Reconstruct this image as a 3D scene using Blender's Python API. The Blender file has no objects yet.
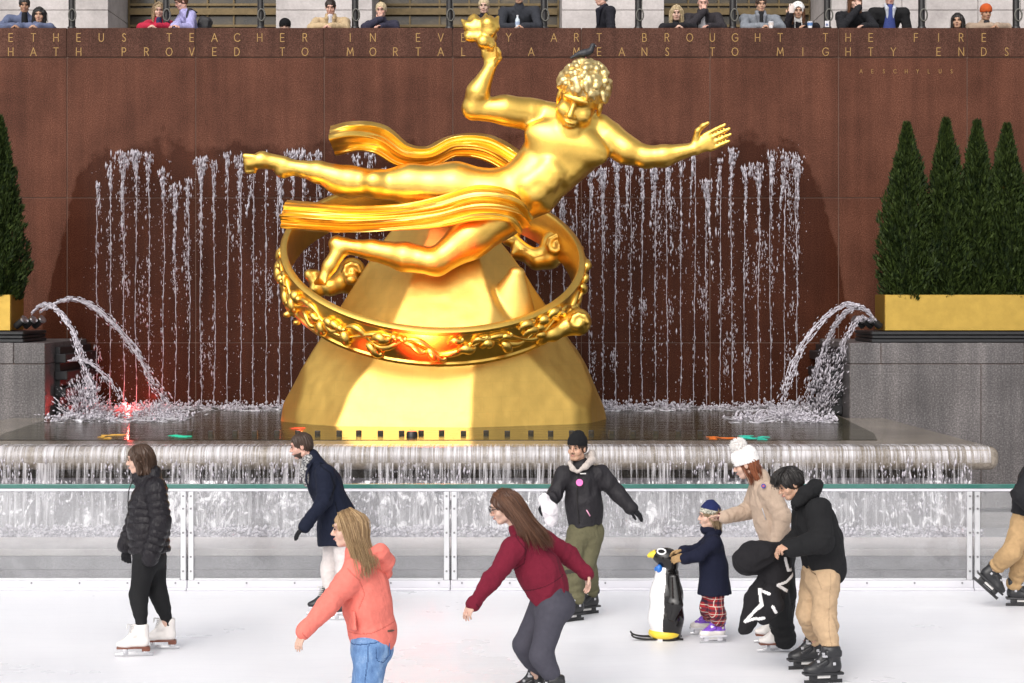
import bpy, bmesh, math, random
import numpy as np
from math import radians, sin, cos, pi
random.seed(7); RNG = np.random.default_rng(7)
SC = bpy.context.scene
COL = SC.collection
F = 1835.0; CZ = 3.07; HX = 512.0; HY = 295.0      # focal length in pixels, eye height, horizon

def A(*v): return np.array(v, dtype=float)
def W(px, py, D):                                    # design helper: photo point at a known depth -> place in the world
    return A((px - HX) * D / F, D, CZ - (py - HY) * D / F)
def unit(v):
    v = np.asarray(v, float); return v / (np.linalg.norm(v) + 1e-12)
def lerp(a, b, t): return a + (b - a) * t

# ---------------------------------------------------------------- meshes
def mk_mesh(name, geos):
    vs, loops, tot = [], [], []
    off = 0
    for V, Fc in geos:
        V = np.asarray(V, float).reshape(-1, 3)
        vs.append(V)
        if isinstance(Fc, np.ndarray):
            if len(Fc):
                loops.append((Fc + off).ravel()); tot.append(np.full(len(Fc), Fc.shape[1]))
        else:
            for f in Fc:
                loops.append(np.asarray(f) + off); tot.append(np.array([len(f)]))
        off += len(V)
    V = np.concatenate(vs); L = np.concatenate(loops).astype(np.int32); T = np.concatenate(tot).astype(np.int32)
    me = bpy.data.meshes.new(name)
    me.vertices.add(len(V)); me.vertices.foreach_set('co', V.astype(np.float32).ravel())
    me.loops.add(len(L)); me.loops.foreach_set('vertex_index', L)
    me.polygons.add(len(T))
    st = np.zeros(len(T), np.int32); st[1:] = np.cumsum(T)[:-1]
    me.polygons.foreach_set('loop_start', st)
    me.update(calc_edges=True); me.validate()
    return me

def smooth(me, angle=None):
    me.polygons.foreach_set('use_smooth', np.ones(len(me.polygons), bool))
    if angle is not None:
        me.set_sharp_from_angle(angle=radians(angle))

def link(name, me, mats, parent=None, sm=True, angle=None):
    if not isinstance(mats, (list, tuple)): mats = [mats]
    o = bpy.data.objects.new(name, me)
    for m in mats: me.materials.append(m)
    if sm: smooth(me, angle)
    else: me.polygons.foreach_set('use_smooth', np.zeros(len(me.polygons), bool))
    COL.objects.link(o)
    if parent is not None: o.parent = parent
    return o

def tag(o, label=None, cat=None, group=None, kind=None):
    if label: o['label'] = label
    if cat: o['category'] = cat
    if group: o['group'] = group
    if kind: o['kind'] = kind
    return o

def thing(name, loc, label, cat, group=None):
    o = bpy.data.objects.new(name, None); COL.objects.link(o)
    o.empty_display_size = 0.1
    o.location = tuple(loc)
    return tag(o, label, cat, group)

def part(root, name, geos, mats, angle=None, sm=True, base=None):
    b = np.array(root.location if base is None else base)
    p = root.parent
    while base is None and p is not None:
        b = b + np.array(p.location); p = p.parent
    g = [(np.asarray(V, float).reshape(-1, 3) - b, f) for V, f in geos]
    return link(name, mk_mesh(name, g), mats, root, sm, angle)

def solo(name, geos, mats, base, angle=None, sm=True):
    g = [(np.asarray(V, float).reshape(-1, 3) - np.array(base), f) for V, f in geos]
    o = link(name, mk_mesh(name, g), mats, None, sm, angle); o.location = tuple(base)
    return o

def copy_thing(root, loc, label=None):
    r = root.copy(); COL.objects.link(r); r.location = tuple(loc)
    if label: r['label'] = label
    for ch in root.children:
        c = ch.copy(); COL.objects.link(c); c.parent = r
        for g in ch.children:
            d = g.copy(); COL.objects.link(d); d.parent = c
    return r

def box(lo, hi, bev=0.0, seg=2):
    bm = bmesh.new()
    bmesh.ops.create_cube(bm, size=1)
    lo = np.array(lo, float); hi = np.array(hi, float)
    for v in bm.verts:
        v.co = tuple(lo + (np.array(v.co) + .5) * (hi - lo))
    if bev > 0:
        bmesh.ops.bevel(bm, geom=list(bm.edges), offset=bev, segments=seg, profile=.5, affect='EDGES')
    bm.verts.index_update()
    V = np.array([v.co for v in bm.verts]); Fc = [[v.index for v in f.verts] for f in bm.faces]
    bm.free(); return V, Fc

def rot(V, R, c): return (np.asarray(V) - c) @ np.asarray(R).T + c
def euler(x=0, y=0, z=0):
    cx, sx, cy, sy, cz, sz = cos(x), sin(x), cos(y), sin(y), cos(z), sin(z)
    X = np.array([[1,0,0],[0,cx,-sx],[0,sx,cx]]); Yv = np.array([[cy,0,sy],[0,1,0],[-sy,0,cy]]); Z = np.array([[cz,-sz,0],[sz,cz,0],[0,0,1]])
    return Z @ Yv @ X

def frames(pts):
    pts = np.asarray(pts, float); n = len(pts)
    t = np.zeros_like(pts); t[1:-1] = pts[2:] - pts[:-2]; t[0] = pts[1] - pts[0]; t[-1] = pts[-1] - pts[-2]
    t /= np.linalg.norm(t, axis=1)[:, None] + 1e-12
    u = np.cross(t[0], A(0, 0, 1)); 
    if np.linalg.norm(u) < .1: u = np.cross(t[0], A(1, 0, 0))
    us = []
    for i in range(n):
        u = u - t[i] * np.dot(u, t[i]); u = unit(u); us.append(u)
    us = np.array(us); return t, us, np.cross(t, us)

def tube(pts, r, n=8, cap=True, flat=None):
    pts = np.asarray(pts, float); m = len(pts)
    r = np.full(m, r) if np.isscalar(r) else np.asarray(r, float)
    t, u, v = frames(pts)
    a = np.arange(n) * 2 * pi / n
    fy = 1 if flat is None else flat
    V = pts[:, None] + r[:, None, None] * (np.cos(a)[None, :, None] * u[:, None] + fy * np.sin(a)[None, :, None] * v[:, None])
    V = V.reshape(-1, 3)
    i, j = np.meshgrid(np.arange(m - 1), np.arange(n), indexing='ij'); j2 = (j + 1) % n
    Q = np.stack([i * n + j, i * n + j2, (i + 1) * n + j2, (i + 1) * n + j], -1).reshape(-1, 4)
    Fc = Q.tolist()
    if cap:
        Fc.append(list(range(n))[::-1]); Fc.append(list(range((m - 1) * n, m * n)))
    return V, Fc

def spline(pts, n):
    P = np.asarray(pts, float); m = len(P)
    P = np.vstack([2 * P[0] - P[1], P, 2 * P[-1] - P[-2]])
    out = []
    for s in np.linspace(0, m - 1, n):
        i = min(int(s), m - 2); t = s - i
        p0, p1, p2, p3 = P[i], P[i + 1], P[i + 2], P[i + 3]
        out.append(.5 * (2 * p1 + (p2 - p0) * t + (2 * p0 - 5 * p1 + 4 * p2 - p3) * t * t + (3 * p1 - p0 - 3 * p2 + p3) * t ** 3))
    return np.array(out)

def lathe(prof, n=24, c=(0, 0, 0), cap=True):          # prof: (r, z)
    a = np.arange(n) * 2 * pi / n
    V = np.array([[r * cos(t) + c[0], r * sin(t) + c[1], z + c[2]] for r, z in prof for t in a])
    Fc = []
    for i in range(len(prof) - 1):
        for j in range(n):
            k = (j + 1) % n; Fc.append([i * n + j, i * n + k, (i + 1) * n + k, (i + 1) * n + j])
    if cap:
        Fc.append(list(range(n))[::-1]); Fc.append(list(range((len(prof) - 1) * n, len(prof) * n)))
    return V, Fc

def prism(poly, z0, z1):                               # poly: list of (x, y), counter-clockwise seen from above
    n = len(poly)
    V = np.array([[x, y, z0] for x, y in poly] + [[x, y, z1] for x, y in poly])
    Fc = [[i, (i + 1) % n, n + (i + 1) % n, n + i] for i in range(n)] + [list(range(n))[::-1], list(range(n, 2 * n))]
    return V, Fc

def drops(C, r, el=1.0, axis=(0, 0, 1)):               # many little stretched octahedra
    C = np.asarray(C, float); n = len(C)
    r = np.broadcast_to(np.asarray(r, float), (n,)); el = np.broadcast_to(np.asarray(el, float), (n,))
    ax = np.broadcast_to(np.asarray(axis, float), (n, 3)); ax = ax / np.linalg.norm(ax, axis=1)[:, None]
    h = np.where(np.abs(ax[:, 2:3]) > .9, np.array([[1., 0, 0]]), np.array([[0, 0, 1.]]))
    u = np.cross(ax, h); u /= np.linalg.norm(u, axis=1)[:, None]; v = np.cross(ax, u)
    R = r[:, None]; E = (r * el)[:, None]
    V = np.stack([C + u * R, C + v * R, C - u * R, C - v * R, C + ax * E, C - ax * E], 1).reshape(-1, 3)
    T = np.array([[0, 1, 4], [1, 2, 4], [2, 3, 4], [3, 0, 4], [1, 0, 5], [2, 1, 5], [3, 2, 5], [0, 3, 5]])
    Fc = (np.arange(n)[:, None, None] * 6 + T[None]).reshape(-1, 3)
    return V, Fc

def ico(c, r, sub=2, scale=(1, 1, 1), R=None):
    bm = bmesh.new(); bmesh.ops.create_icosphere(bm, subdivisions=sub, radius=1)
    V = np.array([v.co for v in bm.verts]) * r * np.array(scale)
    if R is not None: V = V @ np.asarray(R).T
    Fc = np.array([[v.index for v in f.verts] for f in bm.faces]); bm.free()
    return V + np.array(c), Fc

# ---------------------------------------------------------------- noise and the signed-distance modeller
def _hash(i, j, k, seed):
    h = (i * 374761393 + j * 668265263 + k * 2147483647 + seed * 974711) & 0xffffffff
    h = ((h ^ (h >> 13)) * 1274126177) & 0xffffffff
    return ((h ^ (h >> 16)) & 0xffff).astype(np.float32) / 32768.0 - 1.0
def noise3(P, seed=0):
    Pi = np.floor(P).astype(np.int64); f = P - Pi; f = f * f * (3 - 2 * f)
    out = 0
    for dx in (0, 1):
        wx = f[..., 0] if dx else 1 - f[..., 0]
        for dy in (0, 1):
            wy = f[..., 1] if dy else 1 - f[..., 1]
            for dz in (0, 1):
                wz = f[..., 2] if dz else 1 - f[..., 2]
                out = out + wx * wy * wz * _hash(Pi[..., 0] + dx, Pi[..., 1] + dy, Pi[..., 2] + dz, seed)
    return out
def fbm(P, seed=0, oct=3):
    s, a = 0, 1.0
    for o in range(oct):
        s = s + a * noise3(P * 2 ** o, seed + o); a *= .5
    return s

class Vol:
    """smooth union of rounded shapes, meshed as ONE continuous surface"""
    def __init__(self, h=.007):
        self.h = h; self.ops = []; self.disp = []
    def cone(self, a, b, ra, rb, k=.02, mod=None, op='add'):
        a, b = np.array(a, float), np.array(b, float)
        R = max(ra, rb) * (1.15 if mod is None else 1.3)
        def f(P):
            d = b - a; L2 = d @ d + 1e-12
            t = np.clip(((P - a) @ d) / L2, 0, 1)
            r = ra + (rb - ra) * t
            if mod is not None: r = r + mod(t, math.sqrt(L2))
            return np.linalg.norm(P - a - t[..., None] * d, axis=-1) - r
        self.ops.append((op, f, np.minimum(a, b) - R, np.maximum(a, b) + R, k)); return self
    def chain(self, pts, rs, k=.02, **kw):
        for i in range(len(pts) - 1): self.cone(pts[i], pts[i + 1], rs[i], rs[i + 1], k, **kw)
        return self
    def slab(self, a, b, side, ra, rb, k=.03, op='add', mod=None):  # elliptical cross-section: (half width along side, half depth)
        a, b, side = np.array(a, float), np.array(b, float), np.array(side, float)
        ax = unit(b - a); s = unit(side - ax * (side @ ax)); n = np.cross(ax, s); L = np.linalg.norm(b - a)
        R = max(ra + rb) * 1.2
        def f(P):
            q = P - a; t = q @ ax; tt = np.clip(t / L, 0, 1)
            u = ra[0] + (rb[0] - ra[0]) * tt; v = ra[1] + (rb[1] - ra[1]) * tt
            if mod is not None:
                m_ = mod(tt, L); u = u + m_; v = v + m_
            e = (t - tt * L); mn = np.minimum(u, v)
            x = (q @ s) / u; y = (q @ n) / v; z = e / mn
            k0 = np.sqrt(x * x + y * y + z * z); k1 = np.sqrt((x / u) ** 2 + (y / v) ** 2 + (z / mn) ** 2) + 1e-9
            return np.where(k0 < .2, -mn * .8, k0 * (k0 - 1) / k1)
        self.ops.append((op, f, np.minimum(a, b) - R, np.maximum(a, b) + R, k)); return self
    def ell(self, c, r, R=None, k=.02, op='add'):
        c, r = np.array(c, float), np.array(r, float); R = np.eye(3) if R is None else np.asarray(R)
        m = np.sqrt((R ** 2) @ (r ** 2)) * 1.02
        def f(P):
            q = (P - c) @ R
            k0 = np.sqrt(((q / r) ** 2).sum(-1)); k1 = np.sqrt(((q / r ** 2) ** 2).sum(-1)) + 1e-9
            return np.where(k0 < .2, -r.min() * .8, k0 * (k0 - 1) / k1)
        self.ops.append((op, f, c - m, c + m, k)); return self
    def bx(self, c, hs, R=None, rr=.01, k=.01, op='add'):
        c, hs = np.array(c, float), np.array(hs, float); R = np.eye(3) if R is None else np.asarray(R)
        m = np.abs(R) @ hs
        def f(P):
            q = np.abs((P - c) @ R) - (hs - rr)
            return np.linalg.norm(np.maximum(q, 0), axis=-1) + np.minimum(q.max(-1), 0) - rr
        self.ops.append((op, f, c - m, c + m, k)); return self
    def cut(self, p, n, k=.006):                       # keep the side the normal points away from
        p, n = np.array(p, float), unit(n)
        self.ops.append(('clip', lambda P: (P - p) @ n, None, None, k)); return self
    def bump(self, fn): self.disp.append(fn); return self
    def field(self):
        h = self.h
        lo = np.min([o[2] for o in self.ops if o[0] == 'add'], 0) - 5 * h
        hi = np.max([o[3] for o in self.ops if o[0] == 'add'], 0) + 5 * h
        n = np.ceil((hi - lo) / h).astype(int) + 1
        G = np.full(n, 1e3, np.float32)
        axs = [lo[i] + h * np.arange(n[i]) for i in range(3)]
        for op, f, a, b, k in self.ops:
            if a is None: i0 = np.zeros(3, int); i1 = n
            else:
                m = k + 3.5 * h
                i0 = np.clip(np.floor((a - m - lo) / h).astype(int), 0, n); i1 = np.clip(np.ceil((b + m - lo) / h).astype(int) + 1, 0, n)
            if np.any(i1 <= i0): continue
            sl = tuple(slice(i0[i], i1[i]) for i in range(3))
            g = G[sl]
            P = np.stack(np.meshgrid(*[axs[i][sl[i]] for i in range(3)], indexing='ij'), -1)
            d = f(P).astype(np.float32)
            if op == 'add':
                hh = np.clip(.5 + .5 * (g - d) / k, 0, 1); G[sl] = g + (d - g) * hh - k * hh * (1 - hh)
            else:
                if op == 'sub': d = -d
                hh = np.clip(.5 - .5 * (g - d) / k, 0, 1); r_ = g + (d - g) * hh + k * hh * (1 - hh)
                G[sl] = np.where(g > 100, g, r_)
        for fn in self.disp:
            m = np.abs(G) < 6 * h
            idx = np.argwhere(m); P = lo + idx * h
            G[m] += fn(P).astype(np.float32)
        return G, lo
    def mesh(self):
        G, lo = self.field(); return nets(G, lo, self.h)

def nets(G, lo, h):
    S = G < 0; n = np.array(G.shape); cn = n - 1
    cells, poss, quads = [], [], []
    for a in range(3):
        b, c = (a + 1) % 3, (a + 2) % 3
        s0 = [slice(None)] * 3; s1 = [slice(None)] * 3; s0[a] = slice(0, -1); s1[a] = slice(1, None)
        m = S[tuple(s0)] != S[tuple(s1)]
        idx = np.argwhere(m)
        ok = np.ones(len(idx), bool)
        for ax in (b, c): ok &= (idx[:, ax] > 0) & (idx[:, ax] < n[ax] - 1)
        idx = idx[ok]
        if not len(idx): continue
        e = np.zeros(3, int); e[a] = 1
        g0 = G[tuple(idx.T)]; g1 = G[tuple((idx + e).T)]
        t = g0 / (g0 - g1)
        p = idx + t[:, None] * e
        eb = np.zeros(3, int); eb[b] = 1; ec = np.zeros(3, int); ec[c] = 1
        q = []
        for o in (-eb - ec, -ec, 0 * eb, -eb):
            cc = idx + o; cid = (cc[:, 0] * cn[1] + cc[:, 1]) * cn[2] + cc[:, 2]
            q.append(cid); cells.append(cid); poss.append(p)
        q = np.stack(q, 1); fl = g0 > 0; q[fl] = q[fl][:, ::-1]
        quads.append(q)
    cells = np.concatenate(cells); poss = np.concatenate(poss); quads = np.concatenate(quads)
    u, inv = np.unique(cells, return_inverse=True)
    cnt = np.bincount(inv, minlength=len(u)).astype(float)
    V = np.stack([np.bincount(inv, poss[:, i], len(u)) / cnt for i in range(3)], 1) * h + lo
    return V, np.searchsorted(u, quads)

def paint(o, fn, idx):                                  # give the faces whose centre satisfies fn the material slot idx
    me = o.data; n = len(me.polygons)
    c = np.zeros(n * 3, np.float32); me.polygons.foreach_get('center', c)
    mi = np.zeros(n, np.int32); me.polygons.foreach_get('material_index', mi)
    b = np.array(o.location, float); p = o.parent
    while p is not None: b = b + np.array(p.location); p = p.parent
    mi[fn(c.reshape(-1, 3) + b)] = idx
    me.polygons.foreach_set('material_index', mi)

def seg_dist(x, y, poly):
    d = np.full(len(x), 1e9)
    for (x0, y0), (x1, y1) in zip(poly[:-1], poly[1:]):
        dx, dy = x1 - x0, y1 - y0
        t = np.clip(((x - x0) * dx + (y - y0) * dy) / (dx * dx + dy * dy + 1e-9), 0, 1)
        d = np.minimum(d, np.hypot(x - x0 - t * dx, y - y0 - t * dy))
    return d

# ---------------------------------------------------------------- materials
def new_mat(name):
    m = bpy.data.materials.new(name); m.use_nodes = True
    nt = m.node_tree; b = nt.nodes['Principled BSDF']
    return m, nt, b
def N(nt, t, **kw):
    n = nt.nodes.new(t)
    for k, v in kw.items(): setattr(n, k, v)
    return n
def coords(nt, scale=(1, 1, 1), kind='Object'):
    t = N(nt, 'ShaderNodeTexCoord'); mp = N(nt, 'ShaderNodeMapping'); mp.inputs['Scale'].default_value = scale
    nt.links.new(t.outputs[kind], mp.inputs['Vector']); return mp.outputs['Vector']
def noise(nt, vec, scale, detail=4, rough=.55, dist=0):
    n = N(nt, 'ShaderNodeTexNoise'); n.inputs['Scale'].default_value = scale; n.inputs['Detail'].default_value = detail
    n.inputs['Roughness'].default_value = rough; n.inputs['Distortion'].default_value = dist
    nt.links.new(vec, n.inputs['Vector']); return n.outputs['Fac']
def ramp(nt, fac, stops):
    r = N(nt, 'ShaderNodeValToRGB'); e = r.color_ramp.elements
    while len(e) < len(stops): e.new(.5)
    for i, (p, c) in enumerate(stops):
        e[i].position = p; e[i].color = tuple(c) + (1,) if len(c) == 3 else c
    nt.links.new(fac, r.inputs['Fac']); return r.outputs['Color']
def bumpn(nt, b, hgt, strength, dist=.01, prev=None):
    n = N(nt, 'ShaderNodeBump'); n.inputs['Strength'].default_value = strength; n.inputs['Distance'].default_value = dist
    nt.links.new(hgt, n.inputs['Height'])
    if prev is not None: nt.links.new(prev, n.inputs['Normal'])
    nt.links.new(n.outputs['Normal'], b.inputs['Normal']); return n.outputs['Normal']
def mathn(nt, op, a, b=None, clamp=False):
    n = N(nt, 'ShaderNodeMath', operation=op); n.use_clamp = clamp
    for i, v in enumerate((a, b)):
        if v is None: continue
        if isinstance(v, (int, float)): n.inputs[i].default_value = v
        else: nt.links.new(v, n.inputs[i])
    return n.outputs[0]
def mixc(nt, fac, c1, c2, mode='MIX'):
    n = N(nt, 'ShaderNodeMix', data_type='RGBA', blend_type=mode)
    for i, v in ((0, fac), (6, c1), (7, c2)):
        if isinstance(v, (int, float)): n.inputs[i].default_value = v
        elif isinstance(v, (tuple, list)): n.inputs[i].default_value = tuple(v) + (1,) if len(v) == 3 else v
        else: nt.links.new(v, n.inputs[i])
    return n.outputs[2]
def dark(c, f): return tuple(x * f for x in c)

def plain(name, c, rough=.5, metal=0, spec=.5, var=.08, scale=8, bump=0, bscale=40):
    m, nt, b = new_mat(name); v = coords(nt)
    col = ramp(nt, noise(nt, v, scale, 5), [(.3, dark(c, 1 - var)), (.7, dark(c, 1 + var))])
    nt.links.new(col, b.inputs['Base Color'])
    b.inputs['Roughness'].default_value = rough; b.inputs['Metallic'].default_value = metal; b.inputs['Specular IOR Level'].default_value = spec
    if bump: bumpn(nt, b, noise(nt, v, bscale, 4), bump, .004)
    return m

def cloth(name, c, rough=.9, fold=.5, fscale=9, weave=.15, sheen=.0, var=.07):
    m, nt, b = new_mat(name); v = coords(nt)
    f1 = noise(nt, coords(nt, (1, 1, .55)), fscale, 5, .55, 1.2); f2 = noise(nt, v, 260, 2)
    col = ramp(nt, noise(nt, v, 30, 4), [(.3, dark(c, 1 - var)), (.7, dark(c, 1 + var))])
    nt.links.new(col, b.inputs['Base Color'])
    b.inputs['Roughness'].default_value = rough; b.inputs['Specular IOR Level'].default_value = .25
    b.inputs['Sheen Weight'].default_value = sheen
    n1 = bumpn(nt, b, f1, fold, .03); bumpn(nt, b, f2, weave, .003, n1)
    return m

def hairmat(name, c1, c2, rough=.42):
    m, nt, b = new_mat(name); v = coords(nt, (1, 1, .22))
    gi = N(nt, 'ShaderNodeNewGeometry')
    f = noise(nt, v, 90, 3); col = ramp(nt, mathn(nt, 'ADD', mathn(nt, 'MULTIPLY', f, .55), mathn(nt, 'MULTIPLY', gi.outputs['Random Per Island'], .45)), [(.2, c1), (.8, c2)])
    nt.links.new(col, b.inputs['Base Color']); b.inputs['Roughness'].default_value = rough; b.inputs['Specular IOR Level'].default_value = .4
    bumpn(nt, b, f, .6, .006); return m

def skinmat(name, c):
    m, nt, b = new_mat(name); v = coords(nt)
    col = ramp(nt, noise(nt, v, 22, 3), [(.3, dark(c, .88)), (.55, c), (.8, (c[0] * 1.05, c[1] * .88, c[2] * .86))])
    nt.links.new(col, b.inputs['Base Color']); b.inputs['Roughness'].default_value = .5
    b.inputs['Subsurface Weight'].default_value = .12; b.inputs['Subsurface Radius'].default_value = (.012, .005, .003); b.inputs['Subsurface Scale'].default_value = .6
    return m
# ================================================================ materials of the place
def granite(name, c_lo, c_mid, c_hi, scale=55, rough=.35, wet=None, streak=0, spec=.4):
    m, nt, b = new_mat(name); v = coords(nt)
    sp = noise(nt, v, scale, 6, .75); col = ramp(nt, sp, [(.33, c_lo), (.5, c_mid), (.68, c_hi)])
    big = noise(nt, v, .9, 7, .65)
    col = mixc(nt, .8, col, ramp(nt, big, [(.3, (.50, .48, .48)), (.7, (1.12, 1.1, 1.1))]), 'MULTIPLY')
    if streak:
        sv = coords(nt, (3, 3, .18)); st = noise(nt, sv, 1.6, 5, .6)
        col = mixc(nt, streak, col, ramp(nt, st, [(.35, (.55, .55, .56)), (.65, (1.1, 1.08, 1.06))]), 'MULTIPLY')
    nt.links.new(col, b.inputs['Base Color']); b.inputs['Roughness'].default_value = rough; b.inputs['Specular IOR Level'].default_value = spec
    if wet is not None: wet(nt, b, col)
    bumpn(nt, b, sp, .08, .004); return m

def wall_wet(nt, b, col):                              # the soaked patch behind the jets: its own outline on the stone
    t = N(nt, 'ShaderNodeTexCoord'); s = N(nt, 'ShaderNodeSeparateXYZ'); nt.links.new(t.outputs['Object'], s.inputs[0])
    cv = coords(nt, (1, 0, 1)); w = noise(nt, cv, 1.5, 4, .55); w2 = noise(nt, cv, 6.5, 2, .5)
    wob = mathn(nt, 'ADD', mathn(nt, 'MULTIPLY', mathn(nt, 'SUBTRACT', w, .5), 1.0), mathn(nt, 'MULTIPLY', mathn(nt, 'SUBTRACT', w2, .5), .35))
    ax = mathn(nt, 'ABSOLUTE', mathn(nt, 'ADD', s.outputs[0], 1.02))          # distance from the fountain's axis
    over = mathn(nt, 'MAXIMUM', mathn(nt, 'SUBTRACT', ax, 5.35), 0)
    top = mathn(nt, 'SUBTRACT', 5.42, mathn(nt, 'MULTIPLY', mathn(nt, 'MULTIPLY', over, over), 2.6))
    d = mathn(nt, 'ADD', mathn(nt, 'SUBTRACT', top, s.outputs[2]), wob)
    fac = mathn(nt, 'MULTIPLY_ADD', d, 6.0); nt.nodes[-1].inputs[2].default_value = .5; nt.nodes[-1].use_clamp = True
    fac = mathn(nt, 'MINIMUM', mathn(nt, 'MAXIMUM', mathn(nt, 'ADD', mathn(nt, 'MULTIPLY', d, 6.0), .5), 0), 1)
    col2 = mixc(nt, fac, col, mixc(nt, 1.0, col, (.52, .43, .38), 'MULTIPLY'))
    nt.links.new(col2, b.inputs['Base Color'])
    r = mathn(nt, 'SUBTRACT', .42, mathn(nt, 'MULTIPLY', fac, .2)); nt.links.new(r, b.inputs['Roughness'])

M = {}
M['wall'] = granite('deer_brown_granite', (.044, .016, .009), (.128, .049, .030), (.25, .115, .076), 60, .5, wall_wet, .5, .07)
M['band'] = granite('brown_granite_band', (.040, .016, .011), (.104, .046, .031), (.19, .096, .068), 60, .5, None, .6, .08)
M['grout'] = plain('grout', (.17, .105, .08), .9)
M['gilt_letter'] = plain('gilt_letter', (.37, .22, .07), .5, .3)
M['grey_granite'] = granite('grey_speckled_granite', (.075, .07, .07), (.145, .135, .135), (.33, .315, .315), 42, .4, None, .75)
M['kerb'] = granite('grey_kerb_stone', (.17, .165, .185), (.27, .26, .285), (.40, .39, .42), 60, .4)
M['pale_stone'] = granite('pale_ledge_stone', (.62, .55, .54), (.72, .65, .64), (.78, .72, .71), 40, .35)
M['rim'] = granite('wet_rim_stone', (.16, .135, .105), (.27, .235, .19), (.36, .32, .27), 26, .16, None, .3)
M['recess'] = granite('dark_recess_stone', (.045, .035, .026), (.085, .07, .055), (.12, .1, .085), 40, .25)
M['wet_base'] = granite('wet_grey_base_stone', (.20, .19, .205), (.29, .28, .30), (.40, .39, .41), 30, .25)
M['limestone'] = granite('limestone', (.5, .465, .45), (.56, .525, .51), (.62, .585, .57), 18, .7)
M['limestone_joint'] = plain('limestone_joint', (.3, .27, .25), .9)
M['black_mat'] = plain('black_slats', (.02, .02, .022), .45, 0, .5, .2)
M['bronze'] = plain('bronze_frame', (.12, .085, .04), .4, .6, .5, .2)
M['pavement'] = granite('plaza_paving', (.24, .22, .21), (.32, .3, .29), (.38, .36, .35), 30, .7)
M['black_paint'] = plain('black_painted_metal', (.012, .010, .010), .35, .0)
M['chrome'] = plain('brushed_steel', (.6, .6, .62), .28, 1.0, .5, .1)

def ice_mat():
    m, nt, b = new_mat('scratched_ice'); v = coords(nt)
    big = noise(nt, v, .55, 5, .6); fine = noise(nt, v, 26, 5, .7)
    col = ramp(nt, big, [(.3, (.80, .80, .835)), (.7, (.87, .865, .885))])
    nt.links.new(col, b.inputs['Base Color'])
    w = N(nt, 'ShaderNodeTexNoise'); w.inputs['Scale'].default_value = 3.0; w.inputs['Detail'].default_value = 8; w.inputs['Distortion'].default_value = 2.5
    sv = coords(nt, (.35, 5, 1)); nt.links.new(sv, w.inputs['Vector'])
    rg = ramp(nt, big, [(.35, (.24, .24, .24)), (.7, (.55, .55, .55))]); nt.links.new(rg, b.inputs['Roughness'])
    b.inputs['Specular IOR Level'].default_value = .145
    wv = N(nt, 'ShaderNodeTexWave', wave_type='RINGS'); wv.inputs['Scale'].default_value = 1.3; wv.inputs['Distortion'].default_value = 9; wv.inputs['Detail'].default_value = 3; wv.inputs['Detail Scale'].default_value = .7; nt.links.new(v, wv.inputs['Vector'])
    scr = ramp(nt, wv.outputs['Fac'], [(.0, (.90, .90, .92)), (.05, (1, 1, 1))]); nt.links.new(mixc(nt, .78, mixc(nt, 1.0, col, scr, 'MULTIPLY'), col), b.inputs['Base Color'])
    n1 = bumpn(nt, b, w.outputs['Fac'], .25, .01); bumpn(nt, b, fine, .3, .006, n1)
    return m
M['ice'] = ice_mat()

def glow_glass():
    m, nt, b = new_mat('dark_window_glass'); v = coords(nt, (1, 1, 2.2))
    n = noise(nt, v, .8, 5, .6, .8)
    col = ramp(nt, n, [(.35, (.012, .010, .008)), (.55, (.05, .034, .014)), (.72, (.15, .105, .05))])  # brown blotches paint warm interior light into the glass colour
    nt.links.new(col, b.inputs['Base Color']); b.inputs['Roughness'].default_value = .22; return m
M['window'] = glow_glass()

def water_mat(name, base, rough, scale, strength):
    m, nt, b = new_mat(name); v = coords(nt)
    n = noise(nt, coords(nt, (1, 2.2, 1)), scale, 4, .6, .7)
    col = ramp(nt, noise(nt, v, .7, 4), [(.35, dark(base, .7)), (.65, dark(base, 1.3))])
    nt.links.new(col, b.inputs['Base Color']); b.inputs['Roughness'].default_value = rough
    b.inputs['IOR'].default_value = 1.33
    bumpn(nt, b, n, strength, .03); return m
M['pool'] = water_mat('dark_pool_water', (.046, .040, .020), .10, 2.6, .35)
M['pool'].node_tree.nodes['Principled BSDF'].inputs['Specular IOR Level'].default_value = .14
M['lower_pool'] = water_mat('frothy_trough_water', (.42, .41, .43), .15, 7, .5)

def spray_mat(name='white_spray'):
    m, nt, b = new_mat(name)
    b.inputs['Base Color'].default_value = (.84, .79, .86, 1); b.inputs['Roughness'].default_value = .18
    b.inputs['Transmission Weight'].default_value = .35; b.inputs['IOR'].default_value = 1.33
    return m
M['spray'] = spray_mat()

def foam_mat():
    m, nt, b = new_mat('foam'); v = coords(nt)
    n = noise(nt, coords(nt, (1, 1.0, 1)), 7, 7, .7, .4)
    b.inputs['Base Color'].default_value = (.82, .8, .84, 1); b.inputs['Roughness'].default_value = .3
    bumpn(nt, b, n, .8, .03)
    a = N(nt, 'ShaderNodeMapRange'); a.inputs['From Min'].default_value = .47; a.inputs['From Max'].default_value = .62
    nt.links.new(n, a.inputs['Value']); nt.links.new(a.outputs[0], b.inputs['Alpha']); return m
M['foam'] = foam_mat()

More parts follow.
